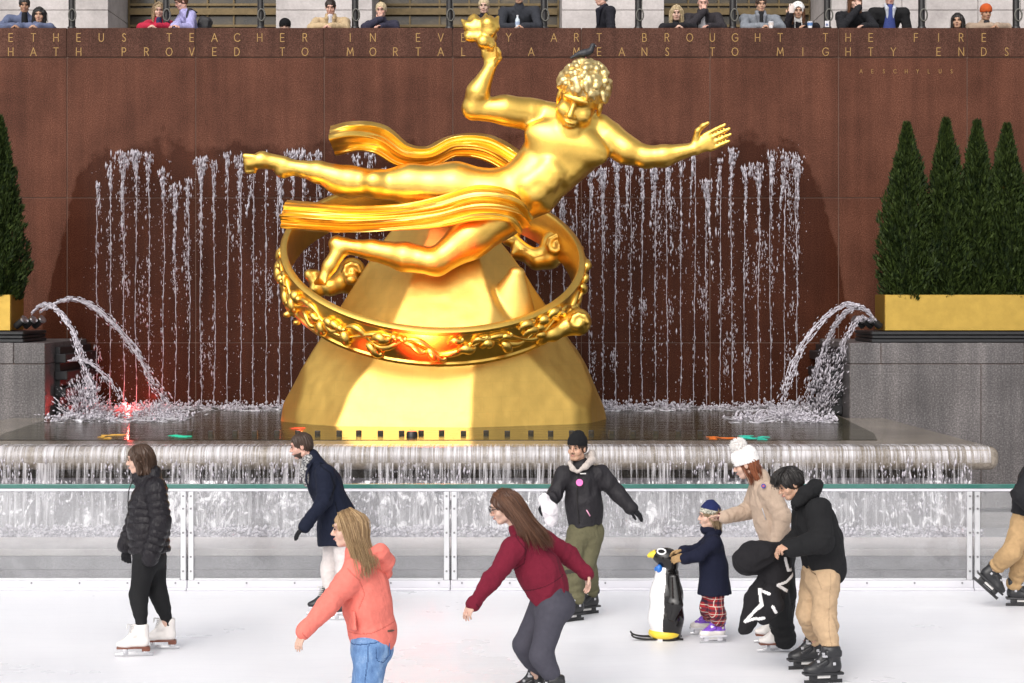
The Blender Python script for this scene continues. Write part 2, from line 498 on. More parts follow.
def curtain_mat(name, lo, hi, amax, xs=24, zs=.9, dist=.5, fade=False):
    m, nt, b = new_mat(name)
    n1 = noise(nt, coords(nt, (xs, 1, zs)), 1.0, 5, .62, dist); n2 = noise(nt, coords(nt, (2.2, 1, .5)), 1.0, 4)
    n3 = noise(nt, coords(nt, (70, 1, 4)), 1.0, 3)
    s = mathn(nt, 'ADD', mathn(nt, 'ADD', mathn(nt, 'MULTIPLY', n1, .65), mathn(nt, 'MULTIPLY', n2, .25)), mathn(nt, 'MULTIPLY', n3, .2))
    a = N(nt, 'ShaderNodeMapRange'); a.inputs['From Min'].default_value = lo; a.inputs['From Max'].default_value = hi
    a.inputs['To Max'].default_value = amax
    nt.links.new(s, a.inputs['Value']); al = a.outputs[0]
    if fade:
        sx = N(nt, 'ShaderNodeSeparateXYZ'); nt.links.new(coords(nt), sx.inputs[0]); mr = N(nt, 'ShaderNodeMapRange'); mr.inputs['From Min'].default_value = 1.11; mr.inputs['From Max'].default_value = 1.21; mr.inputs['To Min'].default_value = .25; nt.links.new(sx.outputs[2], mr.inputs['Value']); al = mathn(nt, 'MULTIPLY', al, mr.outputs[0])
    nt.links.new(al, b.inputs['Alpha'])
    b.inputs['Base Color'].default_value = (.84, .81, .84, 1); b.inputs['Roughness'].default_value = .2
    bumpn(nt, b, n1, .6, .02); return m
M['curtain'] = curtain_mat('falling_water', .52, .70, .8)
M['lip_film'] = curtain_mat('thin_film_over_lip', .44, .68, .85, 30, .9, .4, True)
M['splash_sheet'] = curtain_mat('broken_falling_water', .565, .65, .95, 6, 3.6, 2.2)

def glass_mat():
    m = bpy.data.materials.new('clear_barrier_glass'); m.use_nodes = True; nt = m.node_tree
    for n in list(nt.nodes): nt.nodes.remove(n)
    out = N(nt, 'ShaderNodeOutputMaterial'); tr = N(nt, 'ShaderNodeBsdfTransparent'); gl = N(nt, 'ShaderNodeBsdfGlossy'); df = N(nt, 'ShaderNodeBsdfDiffuse')
    tr.inputs[0].default_value = (.95, .965, .96, 1); gl.inputs['Roughness'].default_value = .03; df.inputs[0].default_value = (.85, .84, .87, 1)
    fr = N(nt, 'ShaderNodeFresnel'); fr.inputs[0].default_value = 1.45
    smear = noise(nt, coords(nt), 1.6, 6, .65, 1.5)
    fac = N(nt, 'ShaderNodeMapRange'); fac.inputs['From Min'].default_value = .3; fac.inputs['From Max'].default_value = .75
    fac.inputs['To Min'].default_value = .10; fac.inputs['To Max'].default_value = .22; nt.links.new(smear, fac.inputs['Value'])
    m1 = N(nt, 'ShaderNodeMixShader'); nt.links.new(fac.outputs[0], m1.inputs[0]); nt.links.new(tr.outputs[0], m1.inputs[1]); nt.links.new(df.outputs[0], m1.inputs[2])
    m2 = N(nt, 'ShaderNodeMixShader'); nt.links.new(fr.outputs[0], m2.inputs[0]); nt.links.new(m1.outputs[0], m2.inputs[1]); nt.links.new(gl.outputs[0], m2.inputs[2])
    nt.links.new(m2.outputs[0], out.inputs[0]); return m
M['glass'] = glass_mat()
M['glass_edge'] = plain('green_glass_edge', (.045, .15, .125), .15, 0, .5, .1)
M['white_plastic'] = plain('white_dasher_plastic', (.64, .63, .67), .35, 0, .4, .04, 3)
M['alu'] = plain('pale_aluminium', (.66, .66, .68), .38, .35, .5, .06)
M['bolt'] = plain('grey_bolt', (.25, .25, .26), .4, .6)

def gold_mat(name, c, rough, leaf=1.0):
    m, nt, b = new_mat(name); v = coords(nt)
    br = N(nt, 'ShaderNodeTexBrick'); br.inputs['Scale'].default_value = 1.0; br.inputs['Brick Width'].default_value = .24; br.inputs['Row Height'].default_value = .2
    br.inputs['Mortar Size'].default_value = .004; br.inputs['Color1'].default_value = (.45, .45, .45, 1); br.inputs['Color2'].default_value = (.6, .6, .6, 1); br.inputs['Mortar'].default_value = (.38, .38, .38, 1)
    mp = coords(nt); rx = N(nt, 'ShaderNodeMapping'); rx.inputs['Rotation'].default_value = (radians(90), 0, 0); nt.links.new(mp, rx.inputs[0]); nt.links.new(rx.outputs[0], br.inputs['Vector'])
    n = noise(nt, v, 5, 6, .65); f = noise(nt, v, 60, 4, .6)
    g = mathn(nt, 'ADD', mathn(nt, 'MULTIPLY', br.outputs['Color'], .5 * leaf), mathn(nt, 'MULTIPLY', n, 1 - .5 * leaf))
    nt.links.new(ramp(nt, g, [(.3, dark(c, .86)), (.68, dark(c, 1.06))]), b.inputs['Base Color'])
    b.inputs['Metallic'].default_value = 1
    r = mathn(nt, 'ADD', mathn(nt, 'MULTIPLY', f, .16), rough - .08); nt.links.new(r, b.inputs['Roughness'])
    bumpn(nt, b, mathn(nt, 'ADD', mathn(nt, 'MULTIPLY', n, .5), mathn(nt, 'MULTIPLY', f, .12)), .10, .05); return m
M['gold'] = gold_mat('gold_leaf', (1.0, .63, .135), .33, .5)
M['gold_rock'] = gold_mat('gold_leaf_on_rock', (.84, .54, .14), .46, 1.0)
M['gold_planter'] = gold_mat('brushed_gold_panel', (.54, .36, .085), .5, .0)

# ================================================================ ground, ice, plaza
DW, DG, DLIP, DRIM, DF = 29.0, 26.4, 21.3, 22.35, 19.1
ZR = 1.30; XC = -0.93
def sheet(name, x0, x1, y0, y1, z, mat, kind='structure'):
    o = link(name, mk_mesh(name, [(A([x0, y0, z], [x1, y0, z], [x1, y1, z], [x0, y1, z]), [[0, 1, 2, 3]])]), mat)
    return tag(o, kind=kind)
sheet('ground', -1500, 1500, -1500, 1500, -.06, M['pavement'])
sheet('ice', -18, 18, -7, DF + .35, 0, M['ice'])
tag(link('plaza_pavement', mk_mesh('plaza_pavement', [box((-60, DW + .36, 5.9), (60, 70, 6.25))]), M['pavement'], sm=False), kind='structure')

# ---- brown granite wall with its carved inscription
S = F / DW
wall = thing('granite_wall', (0, DW, 0), 'tall polished brown granite wall with gilt lettering behind the fountain', 'wall')
part(wall, 'backing', [box((-16, DW + .012, 0), (16, DW + .35, 7.27))], M['grout'], sm=False)
x0 = (67 - HX) / S - 5 * 128.6 / S; wpan = 128.6 / S
g1, g2 = [], []
for i in range(16):
    a, b_ = x0 + i * wpan + .006, x0 + (i + 1) * wpan - .006
    if a < -15.9 or b_ > 15.9: continue
    for z0, z1 in ((.9, 2.31), (2.322, 4.60), (4.612, 6.815)):
        g1.append(box((a, DW, z0), (b_, DW + .03, z1), .004, 1))
    g2.append(box((a, DW - .012, 6.828), (b_, DW + .36, 7.29), .008, 1))
part(wall, 'cladding', g1, M['wall'], sm=False)
part(wall, 'inscription_band', g2, M['band'], sm=False)
STROKES = {'A': [[(0, 0), (.36, 1), (.72, 0)], [(.13, .34), (.59, .34)]], 'B': [[(0, 0), (0, 1), (.28, 1), (.42, .9), (.42, .62), (.28, .52), (0, .52)], [(.28, .52), (.47, .40), (.47, .12), (.30, 0), (0, 0)]],
 'C': [[(.72, .84), (.56, .97), (.36, 1), (.14, .88), (.02, .62), (.02, .38), (.14, .12), (.36, 0), (.56, .03), (.72, .16)]], 'D': [[(0, 0), (0, 1), (.26, 1), (.5, .86), (.6, .5), (.5, .14), (.26, 0), (0, 0)]],
 'E': [[(.46, 1), (0, 1), (0, 0), (.46, 0)], [(0, .5), (.42, .5)]], 'F': [[(.44, 1), (0, 1), (0, 0)], [(0, .5), (.4, .5)]], 'G': [[(.72, .84), (.56, .97), (.36, 1), (.14, .88), (.02, .62), (.02, .38), (.14, .12), (.36, 0), (.6, .06), (.74, .24), (.74, .44), (.42, .44)]],
 'H': [[(0, 0), (0, 1)], [(.58, 0), (.58, 1)], [(0, .5), (.58, .5)]], 'I': [[(0, 0), (0, 1)]], 'L': [[(0, 1), (0, 0), (.42, 0)]], 'M': [[(0, 0), (.1, 1), (.4, .25), (.7, 1), (.8, 0)]], 'N': [[(0, 0), (0, 1), (.62, 0), (.62, 1)]],
 'O': [[(.40, 1), (.14, .88), (0, .5), (.14, .12), (.40, 0), (.66, .12), (.8, .5), (.66, .88), (.40, 1)]], 'P': [[(0, 0), (0, 1), (.3, 1), (.45, .88), (.45, .6), (.3, .48), (0, .48)]], 'R': [[(0, 0), (0, 1), (.3, 1), (.45, .88), (.45, .62), (.3, .5), (0, .5)], [(.24, .5), (.5, 0)]],
 'S': [[(.42, .86), (.3, .99), (.14, .98), (.05, .82), (.1, .64), (.34, .44), (.42, .24), (.34, .04), (.18, 0), (.02, .14)]], 'T': [[(0, 1), (.56, 1)], [(.28, 1), (.28, 0)]], 'U': [[(0, 1), (0, .26), (.1, .06), (.28, 0), (.46, .06), (.56, .26), (.56, 1)]], 'V': [[(0, 1), (.32, 0), (.64, 1)]], 'Y': [[(0, 1), (.3, .5), (.6, 1)], [(.3, .5), (.3, 0)]]}
def letter(ch, x, y, z, h):                            # thin inlaid strokes facing the rink
    st = STROKES[ch]; wd = max(p[0] for q in st for p in q); V, Fc = [], []; hw = .042 * h; n = 0
    for q in st:
        q = np.array(q) - A(wd / 2, 0); q = q * h
        for k, (a, b) in enumerate(zip(q[:-1], q[1:])):
            d = unit(b - a); p = np.array([-d[1], d[0]]) * hw; a = a - d * hw * .9; b = b + d * hw * .9
            e = .0012 + .0004 * k
            for yy in (y + .004, y - .002 - e):
                for c in (a - p, b - p, b + p, a + p): V.append((x + c[0], yy, z + c[1]))
            Fc += [[n + 4, n + 5, n + 6, n + 7], [n, n + 3, n + 2, n + 1]] + [[n + i, n + (i + 1) % 4, n + 4 + (i + 1) % 4, n + 4 + i] for i in range(4)]; n += 8
    return np.array(V), Fc
def line_of(text, px0, step, D, z, h, yoff):
    return [letter(c, (px0 + step * i - HX) * D / F, yoff, z, h) for i, c in enumerate(text) if c != ' ']
L1 = line_of('PROMETHEUS TEACHER IN EVERY ART BROUGHT THE FIRE', 11 - 4 * 22.62, 22.62, DW, 7.075, .125, DW - .014)
L2 = line_of('THAT HATH PROVED TO MORTALS A MEANS TO MIGHTY ENDS', 11 - 5 * 22.62, 22.62, DW, 6.85, .125, DW - .014)
L3 = line_of('AESCHYLUS', 861, 11.3, DW, 6.575, .06, DW - .002)
part(wall, 'inscription', L1 + L2 + L3, M['gilt_letter'], sm=False)

# ---- side plinths, mats, planters
def plinth(sgn, label):
    def X(d): return XC + sgn * d
    def bx(d0, d1, y0, y1, z0, z1, bev=.01):
        a, b_ = sorted((X(d0), X(d1))); return box((a, y0, z0), (b_, y1, z1), bev, 1)
    r = thing('stone_plinth', (X(7), DG, 0), label, 'plinth')
    part(r, 'core', [bx(5.81, 14, DG + .02, DW - .02, 0, 2.36, 0)], M['grout'], sm=False)
    g = []
    xs = [5.79, 6.24, 8.3, 10.4, 12.5, 14]
    for a, b_ in zip(xs[:-1], xs[1:]): g.append(bx(a + (.003 if a > 5.8 else 0), b_ - .003, DG, DG + 1.0, 2.08, 2.38))
    xs = [5.79, 7.68, 9.7, 11.8, 14]
    for a, b_ in zip(xs[:-1], xs[1:]): g.append(bx(a + (.003 if a > 5.8 else 0), b_ - .003, DG, DG + 1.0, 0, 2.073))
    g.append(bx(5.79, 5.95, DG + 1.003, DW - .02, 0, 2.38)); g.append(bx(5.953, 14, DG + 1.003, DW - .02, 2.3, 2.38))
    part(r, 'stone_cladding', g, M['grey_granite'], sm=False)
    part(r, 'louvre', [bx(5.60 + .02 * (k % 2), 5.787, DG + .55, DW - .05, 1.32 + k * .25, 1.32 + k * .25 + .13, .01) for k in range(4)] + [bx(5.72, 5.787, DG + .6, DW - .05, 1.3, 2.3, 0)], M['black_mat'], sm=False)
    m = thing('black_slatted_base', (X(7), DG, 2.38), 'low black slatted base under the ' + ('left' if sgn < 0 else 'right') + ' gold planter', 'planter base')
    part(m, 'slat', [bx(6.12 + .012 * (k % 2), 13.5, DG + .08 + .012 * (k % 2), DG + 1.4, 2.384 + k * .055, 2.384 + k * .055 + .048, .012) for k in range(3)], M['black_mat'], sm=False)
    p = thing('planter', (X(7), DG + .1, 2.55), 'long brushed gold planter box holding ' + ('the single evergreen at the left edge' if sgn < 0 else 'a row of evergreens on the right plinth'), 'planter')
    part(p, 'panel', [bx(6.32, 13.4, DG + .12, DG + .16, 2.555, 3.075, .006), bx(6.32, 6.36, DG + .163, DG + .85, 2.555, 3.075, .006), bx(6.363, 13.4, DG + .81, DG + .85, 2.555, 3.075, .006)], M['gold_planter'], sm=False)
    part(p, 'soil', [bx(6.363, 13.39, DG + .163, DG + .807, 2.6, 3.03, 0)], M['soil'], sm=False)
    nz = thing('nozzle_cluster', (X(6.05), DG + .5, 2.6), 'three dark pipe nozzles beside the ' + ('left' if sgn < 0 else 'right') + ' gold planter, spouting arcs', 'nozzle')
    for k in range(3):
        c = A(X(6.22 - .1 * k), DG + .25 + .12 * k, 2.66)
        d = A(-sgn * .75, -.35, .55); d = unit(d)
        part(nz, 'pipe', [tube([c - d * .08, c + d * .1], [.052, .052], 14)], M['black_mat'], 40)
        part(nz, 'pipe_ring', [tube([c + d * .085, c + d * .115], [.062, .062], 14)], M['chrome'], 40)
M['soil'] = plain('dark_soil', (.02, .014, .01), .95)
plinth(1, 'grey speckled granite plinth right of the basin'); plinth(-1, 'grey speckled granite plinth left of the basin')

# ---- basin: rounded stone slab that the water runs over
basin = thing('fountain_basin', (XC, 24, 0), 'wide stone fountain basin with a rounded overflowing lip', 'fountain')
def basin_poly():
    P = []
    R_ = 6.61
    P += [(XC - R_, DLIP)]
    for a in np.linspace(-90, -8, 9): P.append((XC + R_ - .14 + .14 * cos(radians(a)), DLIP + .14 + .14 * sin(radians(a))))
    P += [(XC + 6.37, 26.39), (XC + 5.72, 26.39), (XC + 5.72, 28.98), (XC - 5.72, 28.98), (XC - 5.72, 26.39), (XC - 6.37, 26.39)]
    for a in np.linspace(188, 270, 9)[:-1]: P.append((XC - R_ + .14 + .14 * cos(radians(a)), DLIP + .14 + .14 * sin(radians(a))))
    return P[1:]
bm = bmesh.new(); P_ = basin_poly()
vs = [bm.verts.new((x, y, 1.03)) for x, y in P_]; f0 = bm.faces.new(vs)
ex = bmesh.ops.extrude_face_region(bm, geom=[f0]); nv = [e for e in ex['geom'] if isinstance(e, bmesh.types.BMVert)]
for v_ in nv: v_.co.z = ZR
bm.normal_update(); bmesh.ops.recalc_face_normals(bm, faces=bm.faces)
def edge_sel(e):
    a, b_ = e.verts
    return abs(a.co.z - b_.co.z) < 1e-4 and max(a.co.y, b_.co.y) < 26.395 and not (abs(a.co.y - b_.co.y) < 1e-3 and a.co.y > 26)
bmesh.ops.bevel(bm, geom=[e for e in bm.edges if edge_sel(e)], offset=.125, segments=6, profile=.5, affect='EDGES', clamp_overlap=True)
bm.verts.index_update()
gV = np.array([v.co for v in bm.verts]); gF = [[v.index for v in f.verts] for f in bm.faces]; bm.free()
part(basin, 'lip_slab', [(gV, gF)], M['rim'], 40)
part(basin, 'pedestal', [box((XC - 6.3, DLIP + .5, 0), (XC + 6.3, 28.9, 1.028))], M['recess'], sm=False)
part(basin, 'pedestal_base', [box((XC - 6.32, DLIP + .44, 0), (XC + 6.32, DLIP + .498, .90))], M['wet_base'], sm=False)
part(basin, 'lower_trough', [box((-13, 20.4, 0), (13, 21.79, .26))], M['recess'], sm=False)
part(basin, 'ledge', [box((-13, DF + .35, .30), (13, 20.395, .38), .015)], M['pale_stone'], sm=False)
part(basin, 'kerb', [box((-13, DF + .38, .156), (13, 20.39, .297), .006), box((-13, DF + .38, 0), (13, 20.39, .148), .006)], M['kerb'], sm=False)
hw = XC
wp = [(hw - 5.38, DRIM), (hw + 5.38, DRIM), (hw + 5.55, 23.4), (hw + 5.68, 26.4), (hw + 5.68, 28.99), (hw - 5.68, 28.99), (hw - 5.68, 26.4), (hw - 5.55, 23.4)]
tag(link('pool_water', mk_mesh('pool_water', [(np.array([[x, y, ZR + .006] for x, y in wp]), [list(range(8))])]), M['pool']), kind='structure')
sheet('trough_water', -13, 13, 20.4, 21.8, .305, M['lower_pool'])

# pool fixtures: little black boxes standing in a row in the water
fx = thing('underwater_lamp', W(190, 433, 23.2) * A(1, 1, 0) + A(0, 0, ZR), 'small black square fixture in the row standing in the pool water', 'pool fixture', 'black fixtures along the pool')
b0 = np.array(fx.location)
part(fx, 'housing', [box(b0 + A(-.034, -.034, -.02), b0 + A(.034, .034, .058), .006)], M['black_paint'], sm=False)
part(fx, 'lens', [box(b0 + A(-.024, -.040, .010), b0 + A(.024, -.035, .048), .002, 1)], M['window'], sm=False)
px = 211.5
while px < 705:
    copy_thing(fx, (lambda w_: (w_[0], 23.2 + .05 * sin(px), ZR))(W(px, 433, 23.2))); px += 21.4 + 2.2 * sin(px * 1.7)

# ---- glass barrier along the rink
bar = thing('rink_barrier', (0, DF, 0), 'low clear glass barrier with white kick board along the rink edge', 'barrier')
sf = F / DF
xj = [(p - HX) / sf for p in (-337, -75, 187.5, 450.5, 712, 973, 1236)]
for a, b_ in zip(xj[:-1], xj[1:]):
    part(bar, 'glass_panel', [box((a + .004, DF - .006, .105), (b_ - .004, DF + .006, 1.055), .002, 1)], M['glass'], sm=False)
    part(bar, 'kick_board', [box((a + .003, DF - .03, .0), (b_ - .003, DF + .03, .104), .008)], M['white_plastic'], sm=False)
    part(bar, 'kick_shadow_strip', [box((a + .003, DF - .075, 0), (b_ - .003, DF - .033, .03), .01)], M['white_plastic'], sm=False)  # low strip added to give a shadow line below the kick board
    part(bar, 'lower_channel', [box((a + .075, DF - .028, .106), (b_ - .075, DF + .028, .125), .003, 1)], M['alu'], sm=False)
    gb = []
    n = 6
    for k in range(n):
        x = lerp(a + .12, b_ - .12, k / (n - 1))
        gb.append(tube([(x, DF - .031, .078), (x, DF - .038, .078)], .010, 8)); gb.append(tube([(x, DF - .022, 1.012), (x, DF - .034, 1.012)], .009, 8))
    part(bar, 'bolt', gb, M['bolt'], 40)
part(bar, 'handrail', [box((xj[0], DF - .024, 1.058), (xj[-1], DF + .024, 1.104), .006)], M['glass_edge'], sm=False)
part(bar, 'rail_channel', [box((xj[0], DF - .018, 1.028), (xj[-1], DF + .018, 1.056), .003, 1)], M['white_plastic'], sm=False)
for i, x in enumerate(xj):
    if i == 4: continue
    for s_ in (-1, 1):
        po = part(bar, 'post', [box((x + s_ * .040 - .027, DF - .03, .107), (x + s_ * .040 + .027, DF - .009, 1.026), .004, 1)], M['alu'], sm=False)
        part(bar, 'bolt', [tube([(x + s_ * .04, DF - .031, z), (x + s_ * .04, DF - .04, z)], .011, 8) for z in (.2, .35, .6, .85, .98)], M['bolt'], 40)
pk = A(843 - HX, 0, 0) / sf
vent = part(bar, 'glass_disc', [tube([(pk[0], DF - .007, .985), (pk[0], DF - .02, .985)], .032, 20)], M['bolt'], 40)

# ---- building across the plaza
DB = 38.0; sb = F / DB
bld = thing('office_building', (0, DB, 6.25), 'pale limestone office building with tall dark bronze windows across the plaza', 'building')
piers = [(-420, -200), (-60, 108), (276, 372), (562, 664), (826, 1130), (1290, 1500)]
for a, b_ in piers:
    gp, gj = [], []
    xa, xb = (a - HX) / sb, (b_ - HX) / sb
    nblk = max(1, int(round((xb - xa) / 1.55)))
    gj.append(box((xa + .02, DB + .03, 6.25), (xb - .02, DB + 2.3, 21), 0))
    for r_ in range(11):
        z0 = 6.25 + r_ * 1.36
        for q in range(nblk):
            xo = (xb - xa) / nblk
            gp.append(box((xa + q * xo + (.006 if q else 0), DB, z0 + .006), (xa + (q + 1) * xo - (.006 if q < nblk - 1 else 0), DB + 2.28, z0 + 1.354), .006, 1))
    part(bld, 'pier', gp, M['limestone'], sm=False); part(bld, 'masonry_joint', gj, M['limestone_joint'], sm=False)
for (a, b_), (c, d) in zip(piers[:-1], piers[1:]):
    xa, xb = (b_ - HX) / sb, (c - HX) / sb
    w_ = part(bld, 'window', [box((xa + .003, DB + 2.0, 6.25), (xb - .003, DB + 2.05, 21))], M['window'], sm=False)
    gm = []
    n = max(2, int(round((xb - xa) / .62)))
    for k in range(n + 1):
        x = lerp(xa + .03, xb - .03, k / n); gm.append(box((x - .018, DB + 1.93, 6.25), (x + .018, DB + 1.995, 21)))
    z = 6.6
    while z < 20:
        gm.append(box((xa + .05, DB + 1.9, z), (xb - .05, DB + 1.925, z + .05))); z += .46
        if int(z * 10) % 3 == 0: gm.append(box((xa + .05, DB + 1.86, z - .2), (xb - .05, DB + 1.895, z - .06)))
    part(bld, 'mullion', gm, M['bronze'], sm=False)
part(bld, 'cornice', [box((-19.4, DB - .2, 21.22), (19.8, DB + 2.5, 22))], M['limestone'], sm=False)

# ---- flagpoles along the parapet
DP = 29.5
fp = thing('flagpole', (W(72, 0, DP)[0], DP, 6.25), 'slim black flagpole with a rope ring standing in the row behind the parapet', 'flagpole', 'black flagpoles behind the parapet')
b0 = np.array(fp.location)
part(fp, 'pole', [lathe([(.09, 0), (.09, .04), (.056, .06), (.054, 2.5), (.045, 6.5), (.03, 9.5)], 16, b0)], M['black_paint'], 50)
part(fp, 'collar', [lathe([(.056, 1.05), (.07, 1.07), (.07, 1.12), (.056, 1.14)], 16, b0, False)], M['black_paint'], 50)
th = np.linspace(0, 2 * pi, 25)
part(fp, 'rope_ring', [tube(np.stack([b0[0] + .02 + .055 * np.cos(th), np.full(25, b0[1] - .07), b0[2] + 1.31 + .095 * np.sin(th)], 1), .014, 6),
                       tube([b0 + A(.055, -.06, 1.4), b0 + A(.05, -.058, 3.5), b0 + A(.04, -.05, 9)], .006, 5)], M['rope'] if 'rope' in M else plain('grey_rope', (.13, .125, .11), .8), 60)
px = 72 + 94.4
for k in range(10):
    copy_thing(fp, (W(px, 0, DP)[0], DP, 6.25)); px += 94.4

# ---- evergreens in the planters
def leafmat(name, c1, c2):
    m, nt, b = new_mat(name); v = coords(nt)
    g = N(nt, 'ShaderNodeNewGeometry')
    f = mathn(nt, 'ADD', mathn(nt, 'MULTIPLY', g.outputs['Random Per Island'], .55), mathn(nt, 'MULTIPLY', noise(nt, v, 5, 4), .5))
    nt.links.new(ramp(nt, f, [(.2, c1), (.8, c2)]), b.inputs['Base Color']); b.inputs['Roughness'].default_value = .55
    b.inputs['Specular IOR Level'].default_value = .14; return m
M['leaf'] = leafmat('arborvitae_foliage', (.004, .011, .004), (.046, .068, .015))
M['bark'] = plain('bark', (.09, .055, .035), .9)
def evergreen_geo(h, r, seed, n=15000):
    g = np.random.default_rng(seed)
    t = g.random(n) ** 1.2                            # height fraction, denser low
    prof = np.where(t < .12, .80 + t * 1.7, (1 - ((t - .12) / .88) ** 1.7)) * r
    a = g.random(n) * 2 * pi
    lump = 1 + .13 * np.sin(3 * a + 9 * t + seed) + .14 * np.sin(5 * a - 17 * t + 2 * seed) + .15 * np.sin(9 * a + 41 * t + seed) * (.4 + t)
    rad = prof * lump * (1 - .45 * g.random(n) ** 2.2) + .015
    C = np.stack([rad * np.cos(a), rad * np.sin(a), t * h], 1)
    out = np.stack([np.cos(a), np.sin(a), np.zeros(n)], 1); tan = np.stack([-np.sin(a), np.cos(a), np.zeros(n)], 1)
    up = unit3(np.stack([0 * a, 0 * a, np.ones(n)], 1) * (.75 + .5 * t[:, None]) + out * (.55 * g.random((n, 1)) + .2) + g.normal(0, .28, (n, 3)))
    sd = unit3(np.cross(up, out * .3 + tan * g.normal(0, 1, (n, 1)) + g.normal(0, .5, (n, 3))))
    L = (.045 + .05 * g.random(n))[:, None]; wd = (.007 + .010 * g.random(n))[:, None]
    V = np.stack([C - up * L * .3, C + sd * wd + up * L * .25, C + up * L, C - sd * wd + up * L * .25], 1).reshape(-1, 3)
    Q = (np.arange(n)[:, None] * 4 + np.arange(4)[None])
    core = lathe([(r * .5, .05), (r * .62, h * .15), (r * .5, h * .4), (r * .28, h * .72), (.01, h * .93)], 14)
    return [(V, Q), core]
def unit3(v): return v / (np.linalg.norm(v, axis=-1, keepdims=True) + 1e-9)
def evergreen(px, topy, rpx, seed, label, D=26.85):
    s = F / D; z0 = 3.0; h = CZ + (HY - topy) / s - z0; x = (px - HX) / s
    t = thing('evergreen_tree', (x, D, z0), label, 'tree', 'clipped evergreens in gold planters')
    b = np.array(t.location)
    part(t, 'crown', [(V + b, q) for V, q in evergreen_geo(h, rpx / s, seed)], M['leaf'], sm=False)
    part(t, 'trunk', [tube([b, b + A(.01, 0, h * .4), b + A(0, .01, h * .85)], [.045, .03, .01], 8)], M['bark'], 60)
evergreen(907, 125, 26, 1, 'dense cone shaped evergreen nearest the fountain in the right planter, second shortest')
evergreen(946, 121, 23, 2, 'slim cone shaped evergreen, second from the fountain in the right planter')
evergreen(977, 123, 21, 3, 'cone shaped evergreen, third from the fountain in the right planter')
evergreen(1007, 126, 23, 4, 'cone shaped evergreen fourth from the fountain in the right planter, at the edge')
evergreen(1045, 122, 29, 6, 'cone shaped evergreen mostly past the right edge of the photo')
evergreen(-1, 118, 24, 5, 'cone shaped evergreen alone in the left gold planter')
# ================================================================ moving water
def jitter_line(p0, p1, n, amp, g):
    t = np.linspace(0, 1, n)[:, None]; P = p0 + (p1 - p0) * t
    w_ = np.cumsum(g.normal(0, amp, (n, 2)), 0); w_ -= t * w_[-1]
    P[:, 0] += w_[:, 0]; P[:, 1] += w_[:, 1] * .5; return P
def wall_jet(px, topy, foam, seed, label):
    g = np.random.default_rng(seed); D = 28.25 + .1 * sin(seed)
    s = F / D; x = (px - HX) / s; z0 = ZR; z1 = CZ + (HY - topy) / s
    H = z1 - z0
    geos = []
    L = jitter_line(A(x, D, z0), A(x + g.normal(0, .02), D, z1), 120, .0022, g)
    rr = np.full(120, .0045) * (.6 + .8 * g.random(120)); i = 0
    while i < 119:                                      # the thread of water, thinning almost to nothing between lengths
        i += int(4 + 24 * g.random()); rr[i:i + 1 + int(2.5 * g.random())] = .0012
    geos.append(tube(L, rr, 6))
    n = int(260 * foam * (.5 + g.random()))              # broken crown toppling over
    dn = np.abs(g.gamma(1.3, .26, n)) * (.6 + .7 * g.random()); zz = np.maximum(z1 - dn, z0)
    sp = .010 + .050 * foam * np.exp(-((z1 - zz) / .26) ** 2) * (.5 + g.random()); dr = g.normal(0, .045)
    C = np.stack([x + dr * (z1 - zz) + g.normal(0, 1, n) * sp, D + g.normal(0, 1, n) * sp, zz], 1)
    geos.append(drops(C, .003 + .013 * g.random(n) ** 3, 1.8 + 4 * g.random(n)))
    n = int(40 + 120 * foam * g.random())                # lumps clinging to the thread
    zz = z0 + H * g.random(n) ** .7
    C = np.stack([x + g.normal(0, .014, n), D + g.normal(0, .014, n), zz], 1)
    geos.append(drops(C, .0025 + .006 * g.random(n) ** 3, 3 + 5 * g.random(n)))
    for k in range(int(1 + 4 * g.random() * foam)):      # splatter falling back in clusters
        zc = z0 + H * (.15 + .8 * g.random()); m = int(20 + 70 * g.random()); o = g.normal(0, .06)
        C = np.stack([x + o + g.normal(0, .03, m), D + g.normal(0, .06, m), zc + g.normal(0, .10 + .2 * g.random(), m)], 1)
        geos.append(drops(C, .0022 + .008 * g.random(m) ** 3, 1.8 + 4 * g.random(m)))
    n = 60
    C = np.stack([x + g.normal(0, .10, n), D + g.normal(0, .15, n), z0 + H * 1.0 * g.random(n)], 1)
    geos.append(drops(C, .002 + .006 * g.random(n) ** 2, 1.2 + 1.5 * g.random(n)))
    o = solo('water_jet', geos, M['spray'], (x, D, z0), None, True)
    tag(o, label, 'water jet', 'water jets along the granite wall')
tops = {97: 148, 110: 158, 123: 168, 136: 152, 149: 152, 161: 165, 174: 160, 187: 160, 200: 168, 213: 158}
for k in range(55):
    px = 97.5 + 12.96 * k
    g = np.random.default_rng(900 + k)
    topy = 150 + 20 * g.random() ** 1.8 + (34 * g.random() if g.random() < .14 else 0)
    if 400 < px < 560: topy += 18
    foam = .25 + 1.1 * g.random() ** 1.3
    if px in (731,): foam = 1
    lab = 'thin white water jet against the brown wall left of the statue' if px < 345 else ('thin white water jet against the brown wall right of the statue' if px > 596 else 'thin white water jet mostly hidden behind the gilded statue')
    if abs(px - 731) < 8 or abs(px - 705) < 4: topy = 148 if px > 720 else 180
    wall_jet(px, topy, foam, 300 + k, lab)

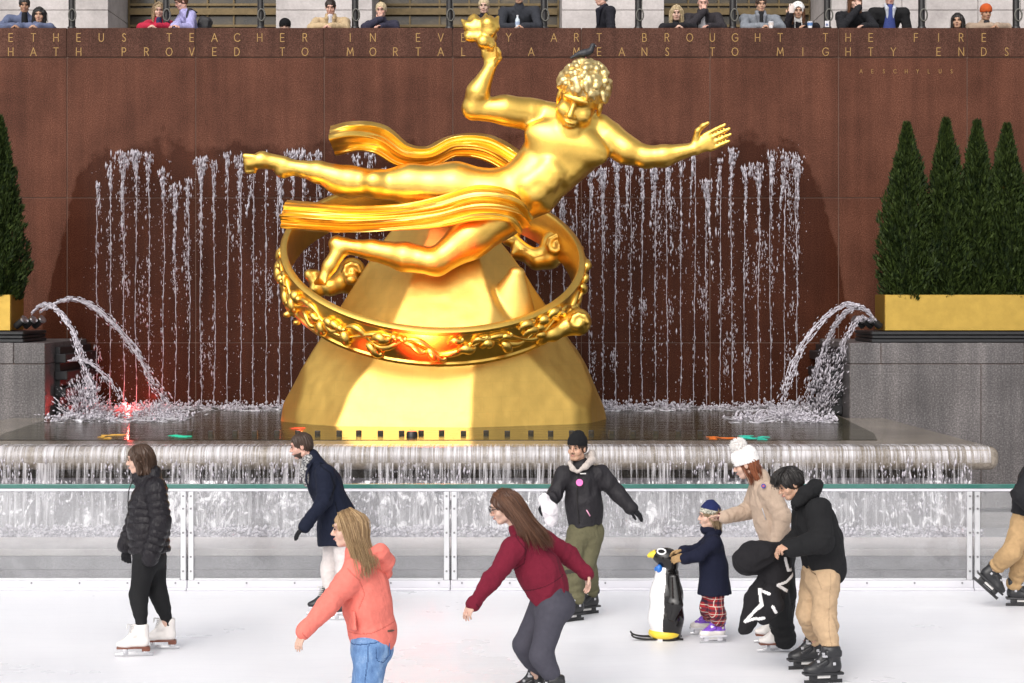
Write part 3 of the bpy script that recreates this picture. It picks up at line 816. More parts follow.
def arc(pts, r0, r1, nd, seed, label, spread=.03):
    g = np.random.default_rng(seed)
    P = spline(pts, 70); t = np.linspace(0, 1, 70)
    P = P + np.cumsum(g.normal(0, .0028, P.shape), 0)
    geos = []
    for k in range(6):
        off = np.stack([np.sin(t * 14 + k * 2.1), np.cos(t * 11 + k), np.sin(t * 12.5 + 1.3 * k)], 1) * (.010 + .045 * t[:, None]) * (.4 + .6 * g.random())
        e = int(70 * (.45 + .55 * g.random())); b0_ = 0 if k < 3 else int(20 * g.random())
        geos.append(tube((P + off)[b0_:e], (lerp(r0, r1 * .7, t) * (.12 + .75 * g.random(70) ** 1.5))[b0_:e], 6))
    nd = int(nd * 1.9); i = g.integers(0, 69, nd); f = g.random(nd)[:, None]
    C = P[i] * (1 - f) + P[i + 1] * f; C = C + g.normal(0, 1, (nd, 3)) * (spread * (.25 + 1.3 * t[i])[:, None])
    geos.append(drops(C, .004 + .010 * g.random(nd) ** 2.5, 2 + 3 * g.random(nd), P[np.minimum(i + 1, 69)] - P[i] + 1e-4))
    o = solo('water_arc', geos, M['spray'], P[0]); tag(o, label, 'water arc', 'arcs of water from the side nozzles')
def Wl(l): return [W(*q) for q in l]
arc(Wl([(32, 313, 26.6), (44, 305, 26.5), (60, 311, 26.4), (74, 335, 26.2), (84, 365, 26.0), (95, 402, 25.8)]), .022, .03, 420, 1, 'short white water arc falling steeply from the left nozzles')
arc(Wl([(40, 312, 26.7), (58, 303, 26.8), (76, 301, 26.9), (98, 310, 27.0), (120, 331, 27.1), (142, 360, 27.2), (152, 380, 27.2), (168, 402, 27.2)]), .02, .03, 460, 2, 'long white water arc reaching furthest right from the left nozzles')
arc(Wl([(68, 361, 26.9), (82, 359, 26.8), (98, 368, 26.6), (112, 385, 26.4), (124, 406, 26.2)]), .013, .013, 120, 3, 'low thin water arc landing on the red pool light')
arc(Wl([(876, 321, 26.6), (862, 307, 26.5), (845, 304, 26.5), (822, 320, 26.4), (800, 348, 26.2), (788, 378, 26.0), (780, 404, 25.8)]), .016, .018, 300, 4, 'long thin white water arc from the right nozzles')
arc(Wl([(876, 321, 26.7), (866, 309, 26.8), (852, 308, 26.8), (836, 326, 26.9), (824, 348, 27.0), (815, 375, 27.0), (808, 402, 27.0)]), .02, .022, 340, 5, 'middle white water arc from the right nozzles')
arc(Wl([(872, 321, 26.6), (862, 318, 26.6), (853, 326, 26.6), (846, 342, 26.6), (842, 362, 26.6)]), .012, .014, 120, 6, 'short thin water arc dropping close beside the right plinth')

def splash(cpx, cpy, D, wx, hz, n, seed, name, label, fan=0):
    g = np.random.default_rng(seed); c = W(cpx, cpy, D)
    q = g.random(n) ** .7
    C = np.stack([c[0] + (g.normal(0, wx * .5, n)) * (1 - .4 * q) + fan * q, c[1] + g.normal(0, .18, n), ZR + hz * q * (1 - .55 * np.abs(g.normal(0, .6, n)).clip(0, 1))], 1)
    o = solo(name, [drops(C, .003 + .012 * g.random(n) ** 3, 1.5 + 4 * g.random(n), np.stack([(C[:, 0] - c[0]) * 1.6, (C[:, 1] - c[1]), .25 + C[:, 2] - ZR], 1))], M['spray'], (c[0], c[1], ZR)); tag(o, label, 'splash', None, 'stuff')
splash(84, 402, 26.6, .42, .62, 850, 11, 'splash', 'white splash beneath the left water arcs')
splash(818, 402, 26.9, .28, 1.05, 900, 12, 'splash', 'white splash against the right plinth', .28)
splash(160, 404, 26.9, .5, .22, 500, 13, 'splash', 'spatter where the long left arc lands')
splash(785, 404, 25.9, .4, .2, 400, 14, 'splash', 'spatter where the long right arc lands')

def foam(name, pts, n, r, seed, label):
    """patch of froth lying on the water: lumpy sheet and beads"""
    g = np.random.default_rng(seed); geos = []
    (xa, xb), (ya, yb) = pts
    nx, ny = int((xb - xa) / .05) + 2, int((yb - ya) / .05) + 2
    X, Y = np.meshgrid(np.linspace(xa, xb, nx), np.linspace(ya, yb, ny), indexing='ij')
    Pn = np.stack([X * 5, Y * 5, 0 * X], -1); Z = ZR + .016 + .03 * np.abs(fbm(Pn, seed, 3))
    ed = np.minimum(np.minimum((X - xa) / .25, (xb - X) / .25), np.minimum((Y - ya) / .1, (yb - Y) / .1)).clip(0, 1)
    Z = lerp(ZR + .009, Z, ed)
    V = np.stack([X, Y, Z], -1).reshape(-1, 3); idx = np.arange(nx * ny).reshape(nx, ny)
    Q = np.stack([idx[:-1, :-1], idx[1:, :-1], idx[1:, 1:], idx[:-1, 1:]], -1).reshape(-1, 4)
    o = link(name, mk_mesh(name, [(V, Q)]), M['foam']); tag(o, label, 'foam', None, 'stuff')
    C = np.stack([xa + (xb - xa) * g.random(n), ya + (yb - ya) * g.random(n), ZR + .01 + .05 * g.random(n) ** 2], 1)
    keep = fbm(C * A(5, 5, 0), seed, 3) > 0.0
    return o, C[keep]
fo, C1 = foam('foam', ((XC - 5.6, XC + 5.6), (27.75, 28.95)), 6500, .02, 3, 'white froth where the wall jets fall back')
g_ = np.random.default_rng(5)
fo2, C2 = foam('foam', ((-6.5, -4.6), (25.3, 26.9)), 1600, .02, 8, 'white froth round the left arcs')
fo3, C3 = foam('foam', ((3.0, 4.5), (25.2, 26.5)), 1500, .02, 9, 'white froth round the right arcs')
for C, nm in ((C1, 'white beads of water bouncing along the foot of the wall'), (C2, 'beads of water bouncing by the left plinth'), (C3, 'beads of water bouncing by the right plinth')):
    n = len(C); C = C.copy(); C[:, 2] += .10 * g_.random(n) ** 3
    tag(solo('spatter', [drops(C, .008 + .02 * g_.random(n) ** 2, .6 + g_.random(n))], M['spray'], C.mean(0)), nm, 'spatter', None, 'stuff')

# water running over the lip, falling past the recess into the trough
def curtain(name, prof, x0, x1, mat, label, wob=.012, seed=1):
    nx = int((x1 - x0) / .03); xs = np.linspace(x0, x1, nx)
    prof = np.array(prof); m = len(prof)
    X = np.repeat(xs[:, None], m, 1); Y = np.repeat(prof[None, :, 0], nx, 0); Z = np.repeat(prof[None, :, 1], nx, 0)
    nn = noise3(np.stack([X * 9, 0 * X, Z * 1.3], -1), seed); Y = Y - wob * (nn + .8) * np.linspace(0, 1, m)[None, :] ** .6
    V = np.stack([X, Y, Z], -1).reshape(-1, 3); idx = np.arange(nx * m).reshape(nx, m)
    Q = np.stack([idx[:-1, :-1], idx[:-1, 1:], idx[1:, 1:], idx[1:, :-1]], -1).reshape(-1, 4)
    o = link(name, mk_mesh(name, [(V, Q[:, ::-1])]), mat); tag(o, label, 'waterfall', None, 'stuff'); return o
def lip(off):
    P = [(DLIP + .42, ZR + off), (DLIP + .2, ZR + off)]
    for a in np.radians(np.linspace(90, 182, 12)): P.append((DLIP + .125 + (.125 + off) * cos(a), ZR - .125 + (.125 + off) * sin(a)))
    return P
top = lip(.006)
fall = [(DLIP - .012 - .03 * t, lerp(1.12, .305, t)) for t in np.linspace(0, 1, 22)]
curtain('water_film', top + fall[:1], XC - 6.47, XC + 6.49, M['lip_film'], 'white streaked sheet of water running over the rounded lip', 0, 2)
curtain('waterfall', fall, XC - 6.2, XC + 6.28, M['curtain'], 'streaky water falling from the lip into the trough', .03, 3)
curtain('waterfall_spray', [(y - .1, z) for y, z in fall if z < .95], XC - 6.2, XC + 6.3, M['splash_sheet'], 'broken white water splashing below the lip', .06, 4)
g_ = np.random.default_rng(77)
n = 5000
zz = .31 + .85 * g_.random(n) ** 1.3
C = np.stack([XC - 6.2 + 12.5 * g_.random(n), DLIP - .05 - .12 * g_.random(n) - .1 * (1.1 - zz), zz], 1)
keep = fbm(C * A(1.8, 0, 2.5), 6, 3) > -.15
tag(solo('falling_drops', [drops(C[keep], .004 + .009 * g_.random(keep.sum()) ** 2, 1.5 + 3.5 * g_.random(keep.sum()))], M['spray'], (XC, DLIP, .3)), 'loose drops falling along the lip', 'drops', None, 'stuff')
n = 9000
C = np.stack([XC - 6.3 + 12.7 * g_.random(n), 20.75 + .45 * g_.random(n), .31 + .11 * g_.random(n) ** 2.5], 1)
keep = fbm(C * A(2.2, 2, 0), 16, 3) > -.35
tag(solo('trough_froth', [drops(C[keep], .010 + .026 * g_.random(keep.sum()) ** 2, .7 + .5 * g_.random(keep.sum()))], M['spray'], (XC, 21, .3)), 'white froth where the water lands in the trough', 'froth', None, 'stuff')

# ---- coloured lamps in the pool (the photo shows them lit)
def glow(name, c, s):
    m, nt, b = new_mat(name); b.inputs['Base Color'].default_value = dark(c, .25) + (1,); b.inputs['Emission Color'].default_value = c + (1,); b.inputs['Emission Strength'].default_value = s; return m
def pool_lamp(px, py, c, label, power, wx=.16):
    D = F * (CZ - ZR) / (py - HY); p = W(px, py, D); p[2] = ZR + .01
    t = thing('pool_lamp', p, label, 'lamp')
    g = np.random.default_rng(int(px)); bl = []
    for q in range(5):
        V, Fc = lathe([(1, 0), (.9, .003), (.4, .005), (.01, .006)], 22, (0, 0, 0)); a_ = np.arctan2(V[:, 1], V[:, 0]); k_ = 1 + .35 * np.sin(3 * a_ + q) + .2 * np.sin(5 * a_ + 2 * q)
        V = V * np.stack([k_, k_, np.ones(len(V))], 1) * A(wx * (.15 + .45 * g.random()), wx * .4, 1) + p + A(g.normal(0, wx * .6), g.normal(0, wx * .8), 0); bl.append((V, Fc))
    part(t, 'lens', bl, glow('lit_lens_' + label.split()[0], c, .45), 60)
    if power:
        l = bpy.data.lights.new('lamp_glow', 'POINT'); l.energy = power; l.color = c; l.shadow_soft_size = .03
        o = bpy.data.objects.new('lamp_glow', l); COL.objects.link(o); o.parent = t; o.location = (0, 0, .10)
pool_lamp(128, 411, (1, .06, .05), 'red glowing pool lamp under the left arcs', 14)
pool_lamp(105, 437, (1, .55, .08), 'yellow glowing pool lamp by the left rim', 0)
pool_lamp(170, 437, (.02, .75, .45), 'green glowing pool lamp by the left rim', 0)
pool_lamp(712, 438, (1, .22, .02), 'orange glowing pool lamp by the right rim', 0)
pool_lamp(750, 438, (.02, .75, .55), 'teal glowing pool lamp by the right rim', 0)
pool_lamp(300, 429, (1, .10, .04), 'scarlet glowing pool lamp at the left foot of the statue', 3, .12)
# ================================================================ heads, hands and other anatomy shared by people and the statue
def head_R(fw, up=(0, 0, 1)):
    f = unit(fw); r = unit(np.cross(f, up)); u = np.cross(r, f); return np.stack([r, f, u], 1)     # columns: right, forward, up
def add_head(v, c, R, s=1.0, k=.012, ears=True):
    k = k * s
    H = lambda *q: np.array(c) + R @ (np.array(q) * s)
    E = lambda q, r, **kw: v.ell(H(*q), np.array(r) * s, R, kw.pop('k', k), **kw)
    E((0, -.012, .03), (.074, .094, .086)); E((0, .026, -.04), (.058, .064, .074)); E((0, .060, -.092), (.030, .026, .022), k=.02 * s)
    for q in (-1, 1):
        E((q * .040, .052, -.028), (.026, .030, .030), k=.015 * s)
        v.cone(H(q * .052, -.01, -.07), H(q * .024, .064, -.092), .018 * s, .014 * s, .02 * s)
    E((0, .078, .036), (.050, .016, .013), k=.012 * s)
    for q in (-1, 1): E((q * .031, .098, .010), (.019, .018, .012), op='sub', k=.010 * s)
    v.cone(H(0, .086, .016), H(0, .108, -.022), .008 * s, .0125 * s, .010 * s)
    for q in (-1, 1): E((q * .013, .096, -.028), (.009, .011, .008), k=.006 * s)
    E((0, .086, -.052), (.024, .013, .0065), k=.006 * s); E((0, .084, -.066), (.021, .013, .0075), k=.006 * s)
    if ears:
        for q in (-1, 1): E((q * .077, -.008, -.008), (.010, .018, .031), k=.006 * s)
    return H
def hand_axes(d, n):
    d = unit(d); n = unit(np.array(n) - d * np.dot(n, d)); return d, n, np.cross(d, n)
def add_hand(v, w, d, n, s=1.0, curl=.5, thumb=1, spread=.12, grow=0.0, k=.008):
    """w wrist, d towards the fingertips, n the way the palm faces, thumb = +1/-1 which side of the palm the thumb leaves from"""
    d, n, sd = hand_axes(d, n); sd = sd * thumb; w = np.array(w, float); g = grow
    kk = k * s
    v.slab(w + d * .012 * s, w + d * .075 * s, sd, ((.027 + g) * s, (.016 + g) * s), ((.038 + g) * s, (.014 + g) * s), kk * 2)
    for off, ln, cr in ((.031, .072, .9), (.0105, .082, 1.0), (-.0105, .076, 1.08), (-.031, .060, 1.2)):
        p = w + d * .080 * s + sd * off * s
        a = curl * cr * .55; dd = unit(d + sd * off * spread * 14)
        q0 = p; q1 = q0 + (dd * cos(a) + n * sin(a)) * ln * .46 * s
        a2 = a + curl * cr * .75; q2 = q1 + (dd * cos(a2) + n * sin(a2)) * ln * .32 * s
        a3 = a2 + curl * cr * .45; q3 = q2 + (dd * cos(a3) + n * sin(a3)) * ln * .24 * s
        v.chain([q0 - d * .02 * s, q0, q1, q2, q3], [(r_ + g) * s for r_ in (.0095, .0095, .0085, .0078, .0065)], .004 * s)
    t0 = w + d * .022 * s + sd * .026 * s; t1 = t0 + unit(d * .6 + sd * .75 + n * .25) * .040 * s
    t2 = t1 + unit(d * .9 + sd * (.35 - .3 * curl) + n * (.2 + .5 * curl)) * .030 * s; t3 = t2 + unit(d * 1. + sd * (.1 - .4 * curl) + n * (.2 + .6 * curl)) * .024 * s
    v.chain([t0, t1, t2, t3], [(r_ + g) * s for r_ in (.015, .0115, .0095, .0075)], .007 * s)

# ================================================================ gilded monument: a plain flying figure over a ring and a rock
SX, SD = -0.98, 26.0
sta = thing('gilded_statue', (SX, SD, ZR), 'huge gilded statue of a flying figure above a ring on a faceted gold rock', 'statue')
def Q(px, py, w=0.0): return W(px, py, SD - w)
fs = 3.75
v = Vol(.019)
ch, be, pv = Q(566, 147, .55), Q(528, 190, .60), Q(497, 207, .55)
side = unit(Q(612, 140, .55) - Q(524, 112, .50))
v.slab(Q(572, 138, .55), Q(530, 188, .58), side, (.54, .34), (.40, .29), .15)
v.slab(Q(532, 186, .58), Q(488, 208, .55), side, (.40, .29), (.44, .32), .15)
for c in ((547, 137, .76), (586, 150, .76)): v.ell(Q(*c), (.32, .13, .19), head_R((-.1, -1, 0), (.35, 0, 1)), .17)           # chest
for i, (a, b_) in enumerate((((549, 166), (556, 175)), ((540, 176), (548, 185)), ((528, 184), (536, 195)))):
    for c in (a, b_): v.ell(Q(c[0], c[1], .845), (.10, .07, .09), None, .11)
for q in ((562, 178), (570, 172), (576, 166)): v.ell(Q(q[0], q[1], .72), (.12, .09, .055), head_R((-.1, -1, 0), (.5, 0, 1)), .10)   # ribs
v.cone(Q(572, 128, .58), Q(580, 108, .66), .22, .19, .08)                                                       # neck
v.cone(Q(540, 112, .52), Q(600, 126, .55), .17, .17, .12)
# raised arm
v.chain([Q(527, 114, .52), Q(505, 110, .62), Q(474, 109, .66)], [.235, .195, .15], .08)
v.chain([Q(473, 108, .66), Q(478, 92, .72), Q(490, 68, .78)], [.155, .155, .085], .06)
v.ell(Q(514, 113, .60), (.2, .17, .17), None, .08)
add_hand(v, Q(490, 69, .78), Q(489, 40, .82) - Q(490, 69, .78), A(-.5, -1, 0), 3.0, .55, 1, .16)
# stretched arm
v.chain([Q(609, 138, .55), Q(626, 150, .62), Q(646, 157, .66)], [.235, .19, .15], .08)
v.chain([Q(646, 157, .66), Q(664, 156, .70), Q(694, 149, .76)], [.155, .15, .085], .06)
add_hand(v, Q(693, 149, .76), Q(731, 131, .85) - Q(693, 149, .76), A(-.1, -1, -.1), 3.5, .10, -1, .05)
# straight leg
v.chain([Q(492, 194, .55), Q(455, 187, .52), Q(410, 184, .50), Q(378, 185, .50)], [.34, .33, .26, .20], .12)
v.chain([Q(378, 184, .50), Q(350, 181, .45), Q(318, 172, .42), Q(286, 166, .40)], [.20, .21, .15, .095], .06)
v.ell(Q(374, 181, .66), (.11, .09, .10), None, .14); v.ell(Q(346, 184, .40), (.28, .16, .17), None, .1)
v.chain([Q(292, 168, .40), Q(283, 170, .38)], [.10, .12], .05)
v.chain([Q(284, 164, .40), Q(262, 160, .42), Q(250, 163, .44)], [.11, .115, .085], .05)
for t_ in range(5): v.chain([Q(254, 157 + 3.4 * t_, .5 - .02 * t_), Q(245 + .6 * t_, 156 + 3.8 * t_, .5 - .02 * t_)], [.045, .04], .02)
# bent leg
v.chain([Q(500, 216, .60), Q(470, 238, .72), Q(437, 262, .85)], [.33, .28, .19], .12)
v.chain([Q(437, 262, .85), Q(405, 257, .80), Q(372, 250, .72), Q(345, 246, .66)], [.185, .20, .14, .10], .06)
v.ell(Q(430, 262, .92), (.16, .13, .14), None, .08)
v.chain([Q(345, 246, .66), Q(337, 244, .64)], [.11, .12], .05)
v.chain([Q(340, 250, .66), Q(330, 266, .68), Q(323, 279, .70)], [.115, .10, .075], .05)
for t_ in range(5): v.chain([Q(326 - 1.2 * t_, 276, .74 - .03 * t_), Q(325 - 2.2 * t_, 283, .76 - .03 * t_)], [.042, .036], .02)
hR = head_R((-.32, -.9, -.42), (.30, -.25, 1))
hc = Q(579.5, 101, .80)
add_head(v, hc, hR, 3.85, ears=True)
part(sta, 'figure', [v.mesh()], M['gold'])
v = Vol(.017)                                           # hair: plain rows of curls
Hh = lambda *q: hc + hR @ (np.array(q) * 3.85)
v.ell(Hh(0, -.020, .052), np.array((.084, .100, .082)) * 3.85, hR, .05)
g = np.random.default_rng(4)
for i in range(150):
    th = g.random() * 2 * pi; ph = math.acos(1 - 1.15 * g.random())
    p = np.array([.088 * sin(ph) * cos(th), -.020 + .104 * sin(ph) * sin(th), .052 + .088 * cos(ph)])
    if p[1] > .045 and p[2] < .062: continue
    dn = np.array([-sin(th) * .3 + g.normal(0, .3), -.2 + g.normal(0, .3), -.8])
    p2 = p + unit(dn) * .024
    v.cone(Hh(*p), Hh(*p2), .0125 * 3.85, .007 * 3.85, .02)
part(sta, 'hair', [v.mesh()], M['gold_hair'] if 'gold_hair' in M else gold_mat('weathered_gold', (.86, .66, .30), .42, .2))
# a plain lump in the raised hand
v = Vol(.018)
g = np.random.default_rng(12)
for i in range(26):
    c = Q(484 + g.normal(0, 6.5), 36 + g.normal(0, 8), .95 + g.normal(0, .08)); v.ell(c, (.05 + .055 * g.random(),) * 3, None, .03)
for i, (x0_, y0_, x1_, y1_) in enumerate(((478, 28, 462, 20), (482, 26, 474, 15), (488, 26, 486, 14), (494, 27, 498, 17), (477, 36, 465, 33))):
    v.chain([Q(x0_, y0_, 1.0), Q((x0_ + x1_) / 2 - 2, (y0_ + y1_) / 2 + 2, 1.0), Q(x1_, y1_, .96)], [.085, .065, .022], .03)
part(sta, 'held_bundle', [v.mesh()], M['gold'])
# two streaming sashes
def sash(name, pts, wid, thick, folds, seed, ruff=0.0):
    """a folded ribbon of cloth with real thickness; pts: (px, py, w, half width in px)"""
    P = spline([Q(a, b_, c) for a, b_, c, d in pts], 70); hw = np.interp(np.linspace(0, 1, 70), np.linspace(0, 1, len(pts)), [d for *_, d in pts]) * SD / F
    t, u, nrm = frames(P)
    upv = np.array([unit(A(0, 0, 1) - tt * tt[2]) for tt in t]); out = np.cross(upv, t); out *= np.sign(-out[:, 1:2] + 1e-6)
    m = 44; e = np.linspace(-1, 1, m); V = []
    for side_ in (1, -1):
        for i in range(70):
            f = i / 69
            rip = thick * (1.0 * np.cos(e * pi * folds + .6 * sin(5 * f) + seed) + .35 * np.cos(e * pi * folds * 2.3 + 3 * f))
            wv = ruff * np.maximum(0, f - .72) / .28 * np.sin(e * 2.5 + 7 * f + seed)
            curve = (1 - e ** 2) * thick * 2.2
            V.append(P[i] + upv[i] * (hw[i] * e * (1 + .03 * np.sin(9 * f)))[:, None] + out[i] * (rip + wv + curve + side_ * .035)[:, None])
    V = np.array(V).reshape(2, 70, m, 3); idx = np.arange(2 * 70 * m).reshape(2, 70, m)
    q = lambda a, b_, c, d: np.stack([a, b_, c, d], -1).reshape(-1, 4)
    f1 = q(idx[0, :-1, :-1], idx[0, :-1, 1:], idx[0, 1:, 1:], idx[0, 1:, :-1]); f2 = q(idx[1, :-1, :-1], idx[1, 1:, :-1], idx[1, 1:, 1:], idx[1, :-1, 1:])
    e1 = q(idx[0, :-1, 0], idx[0, 1:, 0], idx[1, 1:, 0], idx[1, :-1, 0]); e2 = q(idx[0, :-1, -1], idx[1, :-1, -1], idx[1, 1:, -1], idx[0, 1:, -1])
    e3 = q(idx[0, -1, :-1], idx[0, -1, 1:], idx[1, -1, 1:], idx[1, -1, :-1]); e4 = q(idx[0, 0, :-1], idx[1, 0, :-1], idx[1, 0, 1:], idx[0, 0, 1:])
    o = part(sta, name, [(V.reshape(-1, 3), np.concatenate([f1, f2, e1, e2, e3, e4]))], M['gold'], 50)
    me = o.data; bm_ = bmesh.new(); bm_.from_mesh(me); bmesh.ops.recalc_face_normals(bm_, faces=bm_.faces); bm_.to_mesh(me); bm_.free(); smooth(me, 50)
    return o
sash('sash', [(520, 166, .25, 13), (488, 148, .15, 13), (455, 146, .1, 11), (428, 157, .15, 11), (403, 155, .2, 13), (380, 140, .25, 15), (356, 136, .3, 14), (332, 140, .3, 15)], 1, .055, 2.2, 1, .26)
sash('sash', [(522, 224, .80, 12), (508, 207, 1.0, 15), (478, 203, 1.05, 17), (440, 212, .95, 15), (400, 217, .85, 13), (355, 219, .75, 13), (318, 217, .7, 14), (284, 214, .65, 14)], 1, .05, 2.6, 2, .08)
# ring
def ring():
    cx, cy = 433, 264
    tilt = radians(31); roll = radians(-4.5)
    R = euler(0, roll * -1, 0) @ euler(-tilt * -1 * -1, 0, 0)
    R = euler(0, -roll, 0) @ euler(tilt, 0, 0)           # the front edge dips toward the rink
    C = Q(cx, cy, 0); n = 160; th = np.arange(n) * 2 * pi / n
    prof = [(2.04, .21), (2.02, -.31), (2.06, -.335), (2.13, -.335), (2.14, -.29), (2.115, -.27), (2.14, 0), (2.125, .15), (2.15, .175), (2.15, .215), (2.11, .24), (2.06, .24)]
    m = len(prof); V = np.array([[r * cos(t), r * sin(t), z] for t in th for r, z in prof])
    Fq = [[i * m + j, ((i + 1) % n) * m + j, ((i + 1) % n) * m + (j + 1) % m, i * m + (j + 1) % m] for i in range(n) for j in range(m)]
    part(sta, 'ring', [(V @ R.T + C, Fq)], M['gold'], 35)
    geos = []                                            # plain winding scrollwork in relief, one piece round the band
    gr_ = np.random.default_rng(21)
    th2 = np.linspace(0, 2 * pi, 721)
    def band(a, z, r, rad): geos.append(tube(np.stack([r * np.cos(a), r * np.sin(a), z], 1) @ R.T + C, rad, 8))
    band(th2, .10 * np.sin(15 * th2 + .8 * np.sin(3 * th2)) - .03, np.full(721, 2.135), .040 + .014 * np.sin(31 * th2))
    band(th2, .11 * np.sin(11 * th2 + 1.9 + 1.1 * np.sin(2 * th2)) - .03, np.full(721, 2.145), .030 + .012 * np.sin(23 * th2 + 1))
    for q in range(84):
        t0 = 2 * pi * q / 84 + gr_.normal(0, .03); n_ = 14; sp = np.linspace(0, 1, n_); zc = gr_.normal(-.03, .07); L_ = .05 + .07 * gr_.random()
        band(t0 + L_ * sp, zc + .16 * sp * (1 - .5 * sp) * np.sign(gr_.normal()) + .03 * np.sin(6 * sp), 2.145 + .03 * np.sin(pi * sp), .030 + .050 * gr_.random() * np.sin(pi * (.1 + .85 * sp)))
    part(sta, 'ring_relief', geos, M['gold'], 60)
    return R, C
rR, rC = ring()
def knob(px, py, w, s, seed, tail):
    v = Vol(.02); g = np.random.default_rng(seed); c = Q(px, py, w)
    v.ell(c, A(.24, .2, .25) * s, None, .05)
    for i in range(3):
        a = np.linspace(0, 2.2 * pi, 10); r = .17 * s * (1 - a / 9)
        pts = [c + A(r[k] * cos(a[k] + i), -.19 * s, r[k] * sin(a[k] + i)) for k in range(10)]
        if i == 0: v.chain(pts, [.04 * s] * 10, .02)
    pts = [c + A(*q) for q in tail]; v.chain(pts, np.linspace(.2 * s, .10 * s, len(pts)), .06)
    for p in pts[1:]:
        for k in range(2): v.ell(p + g.normal(0, .08, 3), (.12 * s, .1 * s, .09 * s), None, .03)
    part(sta, 'ring_knob', [v.mesh()], M['gold'])
knob(556, 246, -1.1, 1.0, 1, [(0, 0, 0), (-.1, 0, -.16), (-.28, 0, -.2), (-.5, .05, -.08), (-.62, .1, .08)])
knob(578, 322, .95, .75, 2, [(0, 0, 0), (-.18, 0, -.06), (-.35, -.1, -.16), (-.5, -.2, -.2)])
knob(352, 272, -.9, .85, 3, [(0, 0, 0), (-.15, 0, -.15), (-.32, 0, -.22), (-.5, 0, -.16), (-.62, 0, -.04)])
knob(289, 284, .35, .5, 4, [(0, 0, 0), (-.02, 0, -.15), (.02, 0, -.3), (.08, 0, -.42)])
# faceted rock: one soft-edged mass with broad planes
v = Vol(.026)
C0 = Q(443, 430)
v.bx(C0 + A(0, 0, 1.6), A(2.6, 1.9, 1.85), None, .02, .02)
g = np.random.default_rng(31)
def facet(az, tilt, z, a, k):                           # plane facing azimuth az (0 = the rink, + = right), leaning back by tilt
    az = radians(az); tilt = radians(tilt * (.5 + .5 * abs(sin(az))) if z > 1 else tilt); d = math.hypot(a * sin(az), .70 * a * cos(az))
    v.cut(C0 + A(0, 0, z) + A(sin(az), -cos(az), 0) * d, A(sin(az) * cos(tilt), -cos(az) * cos(tilt), sin(tilt)), k)
for z, a, tl, azs in ((.10, 2.27, 7, (-84, -52, -20, 14, 47, 80, 120, 180, 240)), (.9, 2.0, 24, (-84, -56, -22, 12, 42, 82, 130, 180, 230)),
                      (1.8, 1.44, 30, (-88, -42, -8, 30, 84, 110, 180, 250)), (2.6, .98, 35, (-84, -30, 28, 84, 150, 210, 270)), (3.12, .50, 62, (-30, 80, 190))):
    for az in azs: facet(az + g.normal(0, 4), tl + g.normal(0, 3.0), z, a * (1 + g.normal(0, .018)), .022 if z > .3 else .06)
facet(-4, 30, .95, 1.86, .02); facet(-40, 33, .70, 1.98, .02); facet(50, 32, .75, 1.98, .02); facet(24, 14, .35, 2.06, .02)
v.slab(Q(500, 352, .45), Q(517, 274, .62), unit(A(1, -.15, .1)), (.70, .40), (.12, .10), .03)      # leaning slab on the right
v.bump(lambda P: .010 * fbm(P * 2.2, 5, 3))
v.cut(C0 + A(0, 0, -.03), A(0, 0, -1), .01)
part(sta, 'rock', [v.mesh()], M['gold_rock'])

# bird standing on the head
bd = Q(585, 62, .86)
bz = thing('pigeon', bd, 'black pigeon perched on top of the gilded statue head', 'bird')
v = Vol(.006); o_ = A(0, 0, .075)
v.ell(bd + o_ + A(0, 0, .045), (.09, .055, .058), euler(0, radians(-12), 0), .02); v.cone(bd + o_ + A(-.08, 0, .035), bd + o_ + A(-.19, 0, -.02), .04, .018, .03)
v.cone(bd + o_ + A(.08, 0, .08), bd + o_ + A(.10, 0, .135), .042, .032, .03); v.ell(bd + o_ + A(.108, 0, .15), (.036, .03, .034), None, .01)
part(bz, 'body', [v.mesh()], plain('black_feathers', (.02, .02, .024), .5, 0, .5, .3, 20, .3, 60))
part(bz, 'beak', [tube([bd + o_ + A(.138, 0, .148), bd + o_ + A(.165, 0, .138)], [.010, .002], 6)], M['bolt'])
for q in (-.025, .025): part(bz, 'leg', [tube([bd + o_ + A(.01, q, -.01), bd + A(.015, q, .0), bd + A(.05, q, -.01)], [.009, .007, .005], 6)], plain('pink_bird_leg', (.35, .12, .1), .6))
# the lit lamp under the ring: fixture in the pool with a red beam
rl = thing('pool_spotlight', W(412, 437, 22.9) * A(1, 1, 0) + A(0, 0, ZR), 'small red underwater spotlight in front of the statue, aimed at its ring', 'lamp')
pb = np.array(rl.location)
part(rl, 'housing', [lathe([(.07, -.02), (.07, .05), (.055, .07)], 18, pb)], M['black_paint'], 50)
part(rl, 'lens', [lathe([(.05, .071), (.03, .08), (.004, .082)], 18, pb)], glow('lit_lens_beam', (1, .1, .05), 4), 50)
l = bpy.data.lights.new('red_beam', 'SPOT'); l.energy = 2200; l.color = (1, .05, .02); l.spot_size = radians(32); l.spot_blend = .9; l.shadow_soft_size = .07
o = bpy.data.objects.new('red_beam', l); COL.objects.link(o); o.parent = rl; o.location = (0, 0, .12)
tgt = W(425, 338, 24.1) - (pb + A(0, 0, .12))
from mathutils import Vector
o.rotation_euler = Vector(tgt).to_track_quat('-Z', 'Y').to_euler()
